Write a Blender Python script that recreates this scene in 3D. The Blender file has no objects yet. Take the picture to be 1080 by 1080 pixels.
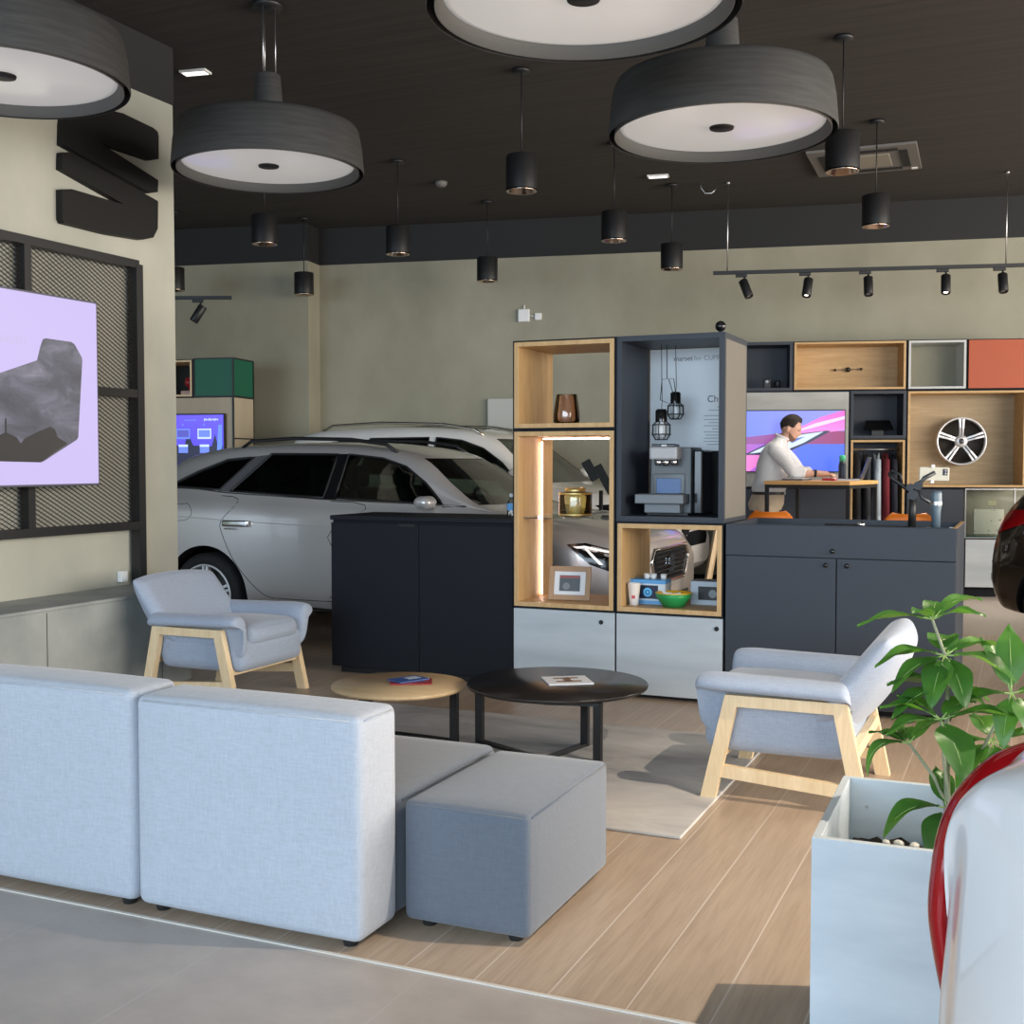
import bpy, bmesh, math, random
from mathutils import Vector, Matrix, Quaternion
from mathutils.bvhtree import BVHTree
from mathutils.geometry import delaunay_2d_cdt
random.seed(7)
PI = math.pi
R = math.radians
scn = bpy.context.scene
col = scn.collection

# ------------------------------------------------------------------ camera
cam = bpy.data.objects.new('camera', bpy.data.cameras.new('camera'))
col.objects.link(cam)
cam.data.sensor_width = 36
cam.data.lens = 36 * 1244 / 1080
cam.location = (0, 0, 1.35)
cam.rotation_euler = (R(90 - 2.44), 0, R(23.7))
cam.data.clip_start = 0.05
scn.camera = cam
# ------------------------------------------------------------------ view, world, daylight
scn.view_settings.view_transform = 'Standard'
scn.view_settings.look = 'None'
scn.view_settings.gamma = 1.0
scn.view_settings.use_curve_mapping = False
scn.view_settings.exposure = 0.30
w = bpy.data.worlds.new('daylight'); scn.world = w
w.use_nodes = True
w.node_tree.nodes['Background'].inputs[0].default_value = (0.72, 0.86, 1.0, 1)
w.node_tree.nodes['Background'].inputs[1].default_value = 1.0

def area(name, loc, rot, sx, sy, power, color):
    l = bpy.data.lights.new(name, 'AREA'); l.shape = 'RECTANGLE'
    l.size = sx; l.size_y = sy; l.energy = power; l.color = color
    o = bpy.data.objects.new(name, l); col.objects.link(o)
    o.location = loc; o.rotation_euler = rot
    return o
# daylight through the shop front behind the camera, and through the glazed side on the right
area('front_daylight', (-3.0, -7.5, 3.6), (R(76), 0, 0), 18, 6, 1950, (0.66, 0.83, 1.0))
area('side_daylight', (7.4, 6.0, 2.3), (R(75), 0, R(90)), 14, 3.4, 1400, (1.0, 0.90, 0.78))

# ------------------------------------------------------------------ helpers
def link(o, parent=None):
    col.objects.link(o)
    if parent is not None: o.parent = parent
    return o
def tag(o, label=None, cat=None, group=None, kind=None):
    if label: o['label'] = label
    if cat: o['category'] = cat
    if group: o['group'] = group
    if kind: o['kind'] = kind
    return o
def thing(name, label, cat, loc=(0, 0, 0), rz=0, group=None):
    o = bpy.data.objects.new(name, None); o.empty_display_size = .1
    col.objects.link(o); o.location = loc; o.rotation_euler = (0, 0, rz)
    return tag(o, label, cat, group)
def dup(root, loc, rz, label, group=None):
    r = root.copy(); col.objects.link(r); r.location = loc; r.rotation_euler = (0, 0, rz); r['label'] = label
    if group: r['group'] = group
    for ch in list(root.children):
        c = ch.copy(); col.objects.link(c); c.parent = r
        for g in ch.children:
            d = g.copy(); col.objects.link(d); d.parent = c
    return r

class MB:
    def __init__(s): s.bm = bmesh.new()
    def _t(s, vs, M):
        if M is not None:
            for v in vs: v.co = M @ v.co
    def box(s, c, d, bev=0, seg=2, mat=0, M=None):
        r = bmesh.ops.create_cube(s.bm, size=1)
        vs = r['verts']
        for v in vs: v.co = Vector((v.co.x * d[0] + c[0], v.co.y * d[1] + c[1], v.co.z * d[2] + c[2]))
        fs = set(f for v in vs for f in v.link_faces)
        if bev > 0:
            es = list(set(e for v in vs for e in v.link_edges))
            n0 = len(s.bm.faces)
            rr = bmesh.ops.bevel(s.bm, geom=es, offset=bev, segments=seg, profile=.5, affect='EDGES')
            fs = set(rr['faces']) | set(f for f in fs if f.is_valid)
            for f in list(fs):
                for e in f.edges:
                    for g in e.link_faces: fs.add(g)
            vs = list(set(v for f in fs for v in f.verts))
        for f in fs: f.material_index = mat
        s._t(vs, M)
        return s
    def bar(s, a, b, wx, wy, up=(0, 0, 1), bev=0):
        a = Vector(a); b = Vector(b); d = b - a; L = d.length; d.normalize()
        u = Vector(up)
        if abs(d.dot(u)) > .98: u = Vector((0, 1, 0))
        x = d.cross(u).normalized(); y = x.cross(d).normalized()
        M = Matrix((x, y, d)).transposed().to_4x4(); M.translation = (a + b) / 2
        return s.box((0, 0, 0), (wx, wy, L), bev, 1, 0, M)
    def cyl(s, a, b, r0, r1=None, seg=20, mat=0, cap=True):
        a = Vector(a); b = Vector(b); r1 = r0 if r1 is None else r1
        q = Vector((0, 0, 1)).rotation_difference((b - a).normalized()).to_matrix()
        A = []; B = []
        for i in range(seg):
            t = 2 * PI * i / seg; v = Vector((math.cos(t), math.sin(t), 0))
            A.append(s.bm.verts.new(a + q @ (v * r0))); B.append(s.bm.verts.new(b + q @ (v * r1)))
        for i in range(seg):
            j = (i + 1) % seg
            f = s.bm.faces.new((A[i], A[j], B[j], B[i])); f.material_index = mat; f.smooth = True
        if cap:
            f = s.bm.faces.new(A[::-1]); f.material_index = mat
            f = s.bm.faces.new(B); f.material_index = mat
        return s
    def lathe(s, prof, c=(0, 0, 0), seg=32, axis='z', mat=0, smooth=True):
        rings = []
        for (r, h) in prof:
            ring = []
            if abs(r) < 1e-6: n = 1
            else: n = seg
            for i in range(n):
                t = 2 * PI * i / seg; x, y = r * math.cos(t), r * math.sin(t)
                p = (x, y, h) if axis == 'z' else ((x, h, y) if axis == 'y' else (h, x, y))
                ring.append(s.bm.verts.new(Vector(p) + Vector(c)))
            rings.append(ring)
        for k in range(len(rings) - 1):
            A, B = rings[k], rings[k + 1]
            for i in range(seg):
                j = (i + 1) % seg
                if len(A) == 1 and len(B) == 1: continue
                if len(A) == 1: vs = (A[0], B[j], B[i])
                elif len(B) == 1: vs = (A[i], A[j], B[0])
                else: vs = (A[i], A[j], B[j], B[i])
                f = s.bm.faces.new(vs); f.material_index = mat; f.smooth = smooth
        return s
    def tube(s, pts, r, seg=8, mat=0, closed=False):
        pts = [Vector(p) for p in pts]; rings = []
        n = len(pts); prev = None
        for i, p in enumerate(pts):
            a = pts[i - 1] if (i > 0 or closed) else p
            b = pts[(i + 1) % n] if (i < n - 1 or closed) else p
            d = (b - a)
            if d.length < 1e-9: d = Vector((0, 0, 1))
            d.normalize()
            if prev is None:
                u = Vector((0, 0, 1)) if abs(d.z) < .9 else Vector((1, 0, 0))
            else: u = prev
            x = (u - d * u.dot(d))
            if x.length < 1e-6: x = d.orthogonal()
            x.normalize(); prev = x; y = d.cross(x)
            rr = r[i] if isinstance(r, (list, tuple)) else r
            rings.append([s.bm.verts.new(p + (x * math.cos(2 * PI * k / seg) + y * math.sin(2 * PI * k / seg)) * rr) for k in range(seg)])
        m = n if closed else n - 1
        for i in range(m):
            A, B = rings[i], rings[(i + 1) % n]
            for k in range(seg):
                f = s.bm.faces.new((A[k], A[(k + 1) % seg], B[(k + 1) % seg], B[k])); f.material_index = mat; f.smooth = True
        if not closed:
            s.bm.faces.new(rings[0][::-1]).material_index = mat
            s.bm.faces.new(rings[-1]).material_index = mat
        return s
    def prism(s, poly, f0, f1, mat=0):
        """poly in 2D; f0, f1 map (u,v) to the two faces in 3D"""
        A = [s.bm.verts.new(f0(*p)) for p in poly]; B = [s.bm.verts.new(f1(*p)) for p in poly]
        n = len(poly)
        s.bm.faces.new(A[::-1]).material_index = mat; s.bm.faces.new(B).material_index = mat
        for i in range(n):
            j = (i + 1) % n
            s.bm.faces.new((A[i], A[j], B[j], B[i])).material_index = mat
        return s
    def face(s, pts, mat=0):
        f = s.bm.faces.new([s.bm.verts.new(p) for p in pts]); f.material_index = mat; return s
    def soft(s, c, d, r=.03, n=10, bulge=(0, 0, 0), M=None, rs=3):
        """rounded upholstered block; bulge swells the faces along x, y, z"""
        vs = {}
        hx, hy, hz = d[0] / 2, d[1] / 2, d[2] / 2
        def lin(h):
            inner = [-h + r * (1 - math.cos(PI / 2 * k / rs)) for k in range(rs)]
            mid = [-h + r + (2 * h - 2 * r) * k / n for k in range(n + 1)]
            return inner + mid + [-q for q in inner[::-1]]
        X, Y, Z = lin(hx), lin(hy), lin(hz)
        def put(x, y, z):
            k = (round(x, 5), round(y, 5), round(z, 5))
            if k in vs: return vs[k]
            p = Vector((x, y, z))
            q = Vector((max(-hx + r, min(hx - r, x)), max(-hy + r, min(hy - r, y)), max(-hz + r, min(hz - r, z))))
            dd = p - q
            if dd.length > 1e-9: p = q + dd.normalized() * r
            fx = (1 - (x / hx) ** 2); fy = (1 - (y / hy) ** 2); fz = (1 - (z / hz) ** 2)
            p.x += bulge[0] * fy * fz * (x / hx); p.y += bulge[1] * fx * fz * (y / hy); p.z += bulge[2] * fx * fy * (z / hz)
            p += Vector(c)
            if M is not None: p = M @ p
            vs[k] = s.bm.verts.new(p); return vs[k]
        def grid(U, V, fn):
            for i in range(len(U) - 1):
                for j in range(len(V) - 1):
                    q = [fn(U[i], V[j]), fn(U[i + 1], V[j]), fn(U[i + 1], V[j + 1]), fn(U[i], V[j + 1])]
                    f = s.bm.faces.new(q); f.smooth = True
        grid(X, Y, lambda a, b: put(a, b, hz)); grid(Y, X, lambda b, a: put(a, b, -hz))
        grid(Y, Z, lambda a, b: put(hx, a, b)); grid(Z, Y, lambda b, a: put(-hx, a, b))
        grid(Z, X, lambda b, a: put(a, hy, b)); grid(X, Z, lambda a, b: put(a, -hy, b))
        return s
    def build(s, name, mats, parent=None, smooth=None, loc=None):
        bmesh.ops.recalc_face_normals(s.bm, faces=s.bm.faces[:])
        me = bpy.data.meshes.new(name)
        if smooth is not None:
            for f in s.bm.faces: f.smooth = smooth
        s.bm.to_mesh(me); s.bm.free()
        for m in (mats if isinstance(mats, (list, tuple)) else [mats]): me.materials.append(m)
        o = bpy.data.objects.new(name, me)
        if loc: o.location = loc
        return link(o, parent)

def B(name, c, d, m, parent=None, bev=0.003):
    return MB().box(c, d, bev).build(name, m, parent)
def evalmesh(o):
    dg = bpy.context.evaluated_depsgraph_get(); dg.update()
    return bpy.data.meshes.new_from_object(o.evaluated_get(dg))
def text_mesh(name, body, size, m, M, parent=None, align='LEFT', ext=.0008):
    cu = bpy.data.curves.new(name, 'FONT'); cu.body = body; cu.size = size; cu.align_x = align; cu.extrude = ext
    t = bpy.data.objects.new(name + '_src', cu); col.objects.link(t)
    me = evalmesh(t); bpy.data.objects.remove(t)
    me.transform(M); me.name = name; me.materials.clear(); me.materials.append(m)
    return link(bpy.data.objects.new(name, me), parent)
def frame_m(o, x, y, z):
    M = Matrix((Vector(x), Vector(y), Vector(z))).transposed().to_4x4(); M.translation = Vector(o); return M

# ------------------------------------------------------------------ materials
def P(name, color, rough=.5, metal=0, **k):
    m = bpy.data.materials.new(name); m.use_nodes = True
    b = m.node_tree.nodes['Principled BSDF']
    b.inputs['Base Color'].default_value = (*color, 1); b.inputs['Roughness'].default_value = rough
    b.inputs['Metallic'].default_value = metal
    for a, v in k.items(): b.inputs[a.replace('_', ' ')].default_value = v
    return m
def nodes(m):
    nt = m.node_tree; return nt, nt.nodes, nt.links, nt.nodes['Principled BSDF']
def coords(m, scale=(1, 1, 1), rot=(0, 0, 0), kind='Object'):
    nt, N, L, b = nodes(m)
    tc = N.new('ShaderNodeTexCoord'); mp = N.new('ShaderNodeMapping')
    mp.inputs['Scale'].default_value = scale; mp.inputs['Rotation'].default_value = rot
    L.new(tc.outputs[kind], mp.inputs[0]); return mp.outputs[0]
def noise(m, vec, scale, detail=4, rough=.55, dist=0):
    nt, N, L, b = nodes(m)
    n = N.new('ShaderNodeTexNoise'); n.inputs['Scale'].default_value = scale; n.inputs['Detail'].default_value = detail
    n.inputs['Roughness'].default_value = rough; n.inputs['Distortion'].default_value = dist
    L.new(vec, n.inputs['Vector']); return n.outputs['Fac']
def ramp(m, fac, stops):
    nt, N, L, b = nodes(m)
    r = N.new('ShaderNodeValToRGB'); e = r.color_ramp.elements
    while len(e) < len(stops): e.new(.5)
    for i, (p, c) in enumerate(stops): e[i].position = p; e[i].color = (*c, 1)
    L.new(fac, r.inputs[0]); return r.outputs[0]
def bump(m, fac, strength=.2, dist=.002):
    nt, N, L, b = nodes(m)
    bp = N.new('ShaderNodeBump'); bp.inputs['Strength'].default_value = strength; bp.inputs['Distance'].default_value = dist
    L.new(fac, bp.inputs['Height']); L.new(bp.outputs[0], b.inputs['Normal'])
def colour(m, out): nt, N, L, b = nodes(m); L.new(out, b.inputs['Base Color'])
def mixc(m, fac, a, c, mode='MIX'):
    nt, N, L, b = nodes(m)
    x = N.new('ShaderNodeMix'); x.data_type = 'RGBA'; x.blend_type = mode
    if isinstance(fac, float): x.inputs[0].default_value = fac
    else: L.new(fac, x.inputs[0])
    for i, q in ((6, a), (7, c)):
        if isinstance(q, tuple): x.inputs[i].default_value = (*q, 1)
        else: L.new(q, x.inputs[i])
    return x.outputs[2]
def E(name, color, s):
    m = P(name, (0.02, 0.02, 0.02), .25)
    b = m.node_tree.nodes['Principled BSDF']
    b.inputs['Emission Color'].default_value = (*color, 1); b.inputs['Emission Strength'].default_value = s
    return m

def mottled(name, c0, c1, scale, rough=.6, bmp=.1, stretch=(1, 1, 1), detail=5):
    m = P(name, c0, rough); v = coords(m, stretch); f = noise(m, v, scale, detail)
    colour(m, ramp(m, f, [(.32, c0), (.68, c1)])); 
    if bmp: bump(m, noise(m, v, scale * 12, 3), bmp)
    return m
def fabric(name, c):
    m = P(name, c, .95, Sheen_Weight=.25)
    v = coords(m, (1, 1, 1)); f = noise(m, coords(m, (1, 1, .12)), 260, 2); g = noise(m, coords(m, (.12, .12, 1)), 260, 2)
    h = noise(m, v, 5, 4)
    d = tuple(x * .84 for x in c); u = tuple(min(1, x * 1.08) for x in c)
    a = ramp(m, f, [(.3, d), (.7, u)]); bb = ramp(m, g, [(.3, d), (.7, u)])
    cc = mixc(m, .5, a, bb); cc = mixc(m, ramp(m, h, [(.3, (0, 0, 0)), (.8, (.16, .16, .16))]), cc, tuple(x * .75 for x in c))
    colour(m, cc); bump(m, f, .25, .0015)
    return m
def oak(name, c0, c1, along='x', rough=.5):
    sc = {'x': (1.2, 14, 14), 'y': (14, 1.2, 14), 'z': (14, 14, 1.2)}[along]
    m = P(name, c0, rough); v = coords(m, sc)
    f = noise(m, v, 1.6, 6, .6, .6); g = noise(m, coords(m, tuple(q * 6 for q in sc)), 2, 3)
    a = ramp(m, f, [(.3, c0), (.7, c1)]); colour(m, mixc(m, ramp(m, g, [(.45, (0, 0, 0)), (.8, (.3, .3, .3))]), a, tuple(q * .65 for q in c0)))
    bump(m, g, .08, .001)
    return m

M_conc = mottled('wall_concrete', (.26, .247, .182), (.345, .327, .248), 1.3, .75, .12, (1, 1, .7), 7)
M_conc2 = mottled('partition_concrete', (.36, .36, .305), (.47, .46, .385), 1.6, .75, .1, (1, 1, .7), 7)
M_ceil = mottled('ceiling_black', (.032, .027, .023), (.047, .040, .034), 3, .9, .05, (.25, 6, 1))
M_band = P('band_black', (.012, .012, .012), .7)
M_fab = fabric('fabric_light_grey', (.43, .465, .525))
M_fabchair = fabric('fabric_chair_grey', (.33, .385, .48))
M_fabdark = fabric('fabric_mid_grey', (.115, .134, .165))
M_oak = oak('oak_board', (.48, .295, .12), (.62, .41, .195), 'z', .5)
M_oakx = oak('oak_board_across', (.46, .28, .11), (.60, .39, .18), 'x', .5)
M_oakpale = oak('ash_wood', (.70, .52, .30), (.82, .65, .42), 'z', .45)
M_oaktop = oak('oak_tabletop', (.52, .36, .19), (.66, .48, .28), 'x', .4)
M_oakgrey = oak('grey_oak_back', (.33, .235, .125), (.44, .33, .19), 'x', .55)
M_grey = mottled('grey_laminate', (.40, .445, .48), (.54, .59, .625), 2.2, .5, .03, (.5, 1, 3), 6)
M_black = P('black_laminate', (.0075, .0095, .014), .6, Specular_IOR_Level=.22)
M_anth = P('anthracite_laminate', (.030, .037, .050), .5, Specular_IOR_Level=.4)
M_blackm = P('black_steel', (.012, .012, .013), .45)
M_blackgl = P('black_gloss', (.008, .008, .009), .12)
M_rub = P('black_rubber', (.012, .012, .012), .8)
M_chrome = P('chrome', (.75, .75, .76), .12, 1)
M_steel = P('brushed_steel', (.55, .55, .56), .35, 1)
M_white = P('white_plastic', (.80, .80, .79), .45)
M_paper = P('white_paper', (.82, .82, .83), .7)
M_lamp = mottled('lamp_shade_charcoal', (.030, .030, .030), (.050, .049, .047), 4, .8, .25, (1, 1, 12))
M_lampin = P('lamp_shade_inside', (.12, .12, .115), .6)
M_orange = P('orange_laminate', (.38, .062, .012), .5)
M_orangest = P('orange_shell', (.85, .22, .02), .4)
M_green = P('green_laminate', (.005, .12, .065), .5)
M_greytop = mottled('bench_concrete', (.22, .24, .23), (.34, .355, .34), 2.5, .6, .05)
M_dark = P('dark_interior', (.010, .010, .011), .7)

def glass(name, tint, alpha_mix, rough=.02):
    m = bpy.data.materials.new(name); m.use_nodes = True
    nt = m.node_tree; N = nt.nodes; L = nt.links
    for n in list(N): N.remove(n)
    o = N.new('ShaderNodeOutputMaterial'); t = N.new('ShaderNodeBsdfTransparent'); t.inputs[0].default_value = (*tint, 1)
    g = N.new('ShaderNodeBsdfGlossy'); g.inputs['Roughness'].default_value = rough; g.inputs[0].default_value = (1, 1, 1, 1)
    f = N.new('ShaderNodeFresnel'); f.inputs[0].default_value = 1.5
    mt = N.new('ShaderNodeMath'); mt.operation = 'ADD'; mt.inputs[1].default_value = alpha_mix
    L.new(f.outputs[0], mt.inputs[0])
    x = N.new('ShaderNodeMixShader'); L.new(mt.outputs[0], x.inputs[0]); L.new(t.outputs[0], x.inputs[1]); L.new(g.outputs[0], x.inputs[2])
    L.new(x.outputs[0], o.inputs[0])
    return m
M_carglass = glass('tinted_car_glass', (.26, .34, .30), .02)
M_carglass2 = glass('clear_car_glass', (.55, .68, .60), .03)
M_glass = glass('clear_glass', (.965, .985, .975), .015)
M_amber = glass('amber_glass', (.985, .94, .70), .03)
M_brownglass = glass('brown_glass', (.93, .79, .71), .03)
M_tubglass = glass('tint_glass_top', (.25, .26, .30), .06)

# floor materials
def floor_tile():
    m = P('grey_floor_tile', (.3, .3, .3), .35)
    nt, N, L, b = nodes(m)
    v = coords(m)
    br = N.new('ShaderNodeTexBrick'); br.offset = 0; br.inputs['Scale'].default_value = 1
    br.inputs['Brick Width'].default_value = .6; br.inputs['Row Height'].default_value = 1.2; br.inputs['Mortar Size'].default_value = .0025
    br.inputs['Mortar Smooth'].default_value = .1
    mp = v.node; mp.inputs['Location'].default_value = (.24, .9, 0)
    L.new(v, br.inputs['Vector'])
    f = noise(m, coords(m), 6, 8, .65); a = ramp(m, f, [(.3, (.34, .295, .265)), (.7, (.44, .39, .352))])
    colour(m, mixc(m, br.outputs['Fac'], a, (.42, .40, .37)))
    rr = ramp(m, f, [(.3, (.30, .30, .30)), (.7, (.45, .45, .45))]); L.new(rr, b.inputs['Roughness'])
    return m
def floor_wood():
    m = P('wood_look_plank', (.4, .28, .18), .35)
    nt, N, L, b = nodes(m)
    v = coords(m, (1, 1, 1), (0, 0, R(90)))
    br = N.new('ShaderNodeTexBrick'); br.offset = .37; br.offset_frequency = 2; br.inputs['Scale'].default_value = 1
    br.inputs['Brick Width'].default_value = 40; br.inputs['Row Height'].default_value = .2075; br.inputs['Mortar Size'].default_value = .0024
    br.inputs['Color1'].default_value = (.2, .2, .2, 1); br.inputs['Color2'].default_value = (.8, .8, .8, 1)
    v.node.inputs['Location'].default_value = (.45, .060, 0)
    L.new(v, br.inputs['Vector'])
    f = noise(m, coords(m, (16, 1.1, 1)), 1.5, 7, .6, .8); g = noise(m, coords(m, (60, 3, 1)), 1.6, 3)
    a = ramp(m, f, [(.25, (.35, .262, .188)), (.5, (.44, .338, .25)), (.75, (.52, .415, .315))])
    a = mixc(m, ramp(m, br.outputs['Color'], [(.2, (0, 0, 0)), (.8, (.35, .35, .35))]), a, (.36, .26, .18))
    a = mixc(m, ramp(m, g, [(.45, (0, 0, 0)), (.75, (.5, .5, .5))]), a, (.30, .22, .155))
    colour(m, mixc(m, br.outputs['Fac'], a, (.56, .48, .40)))
    return m
M_ftile, M_fwood = floor_tile(), floor_wood()

# ------------------------------------------------------------------ the setting
WX0, WX1, YB = -14.0, 7.6, 2.715
m = MB()
m.face([(WX0, -4, 0), (WX1, -4, 0), (WX1, YB, 0), (WX0, YB, 0)], 0)
m.face([(WX0, YB, 0), (.05, YB, 0), (.05, 9.9, 0), (WX0, 9.9, 0)], 1)
m.face([(.05, YB, 0), (WX1, YB, 0), (WX1, 9.9, 0), (.05, 9.9, 0)], 1)
m.face([(WX0, 9.9, 0), (WX1, 9.9, 0), (WX1, 16, 0), (WX0, 16, 0)], 0)
tag(m.build('floor', [M_ftile, M_fwood]), kind='structure')
tag(B('trim_1', (-5, YB, .0015), (14, .012, .004), P('pale_metal_strip', (.62, .58, .52), .4, 0), None, .0005), kind='structure')
WA = R(10.6); wd = Vector((math.cos(WA), math.sin(WA), 0)); wn = Vector((-math.sin(WA), math.cos(WA), 0)); WP = Vector((-3.1, 12.66, 0))
def wallM(): return frame_m(WP, wd, wn, (0, 0, 1))
WM = wallM()
def wb(u0, u1, z0, z1, d0, d1, name, mt, **k):
    o = MB().box(((u0 + u1) / 2, (d0 + d1) / 2, (z0 + z1) / 2), (u1 - u0, d1 - d0, z1 - z0)).build(name, mt)
    o.matrix_world = WM; tag(o, kind='structure'); return o
wb(-11.5, 11.2, 0, 3.64, 0, .3, 'wall_back', M_conc)
wb(-11.5, 11.2, 3.64, 4.06, -.01, .3, 'trim_2', M_band)
wb(-11.5, -4.62, 0, 3.64, -.34, 0, 'wall_back_projecting', M_conc)
wb(-11.5, -4.62, 3.64, 4.06, -.35, -.012, 'trim_3', M_band)
wb(-4.62, 11.2, 0, .12, -.015, 0, 'baseboard_back', M_black)
tag(B('ceiling', (-3.2, 6, 4.11), (21.6, 20, .1), M_ceil, None, 0), kind='structure')
tag(B('wall_left', (-13.9, 6, 2.03), (.2, 20, 4.06), M_conc, None, 0), kind='structure')
tag(B('wall_partition', (-5.4, 1.32, 1.845), (.4, 9.96, 3.69), M_conc2, None, .004), kind='structure')
tag(B('trim_4', (-5.4, 1.31, 3.875), (.404, 9.99, .37), M_band, None, 0), kind='structure')
# glazed shop front behind the camera and glazed right side: mullions
m = MB()
for x in range(-13, 8, 2): m.box((x, -3.95, 2.03), (.07, .1, 4.06))
m.box((-3.2, -3.95, .06), (21, .1, .12)); m.box((-3.2, -3.95, 4.0), (21, .1, .12))
tag(m.build('window_1', M_blackm), kind='structure')
m = MB()
for y in range(-4, 15, 2): m.box((7.58, y, 2.03), (.1, .07, 4.06))
m.box((7.58, 5, .06), (.1, 18, .12)); m.box((7.58, 5, 4.0), (.1, 18, .12))
tag(m.build('window_2', M_blackm), kind='structure')

# ------------------------------------------------------------------ sofa modules
def sofa_part(name, label, cat, x0, x1, y0, y1, h, fab, r, group=None, bulge=(.004, .006, .008)):
    t = thing(name, label, cat, ((x0 + x1) / 2, (y0 + y1) / 2, 0), 0, group)
    a, b = x1 - x0, y1 - y0
    u = MB().soft((0, 0, .022 + (h - .022) / 2), (a, b, h - .022), r, 10, bulge).build('upholstery', fab, t)
    s = MB()
    e = -.0005
    for zz in (h - r * .55,):
        s.tube([(-a / 2 + r * 1.1, -b / 2 - e, zz), (a / 2 - r * 1.1, -b / 2 - e, zz)], .003, 6)
        s.tube([(a / 2 + e, -b / 2 + r * 1.1, zz), (a / 2 + e, b / 2 - r * 1.1, zz)], .003, 6)
    s.build('seam', fab, u)
    for sx in (-1, 1):
        for sy in (-1, 1):
            cx, cy = sx * (a / 2 - .06), sy * (b / 2 - .05)
            MB().cyl((cx, cy, 0), (cx, cy, .030), .02, .026, 16).build('foot', M_rub, t)
    return t
sofa_part('sofa_back_module', 'light grey fabric sofa back module, right one, next to the dark grey pouf', 'sofa back', -2.437, -1.66, 2.745, 2.962, .655, M_fab, .028, 'sofa back modules')
sofa_part('sofa_back_module', 'light grey fabric sofa back module cut by the left edge, before the low bench', 'sofa back', -3.22, -2.447, 2.745, 2.962, .668, M_fab, .03, 'sofa back modules')
sofa_part('sofa_seat_module', 'dark grey upholstered sofa seat block behind the light grey back module', 'sofa seat', -2.45, -1.672, 2.975, 3.68, .375, M_fabdark, .03)
sofa_part('pouf', 'dark grey fabric cube pouf at the right end of the sofa', 'pouf', -1.645, -1.25, 2.965, 3.63, .372, M_fabdark, .02)

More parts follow.
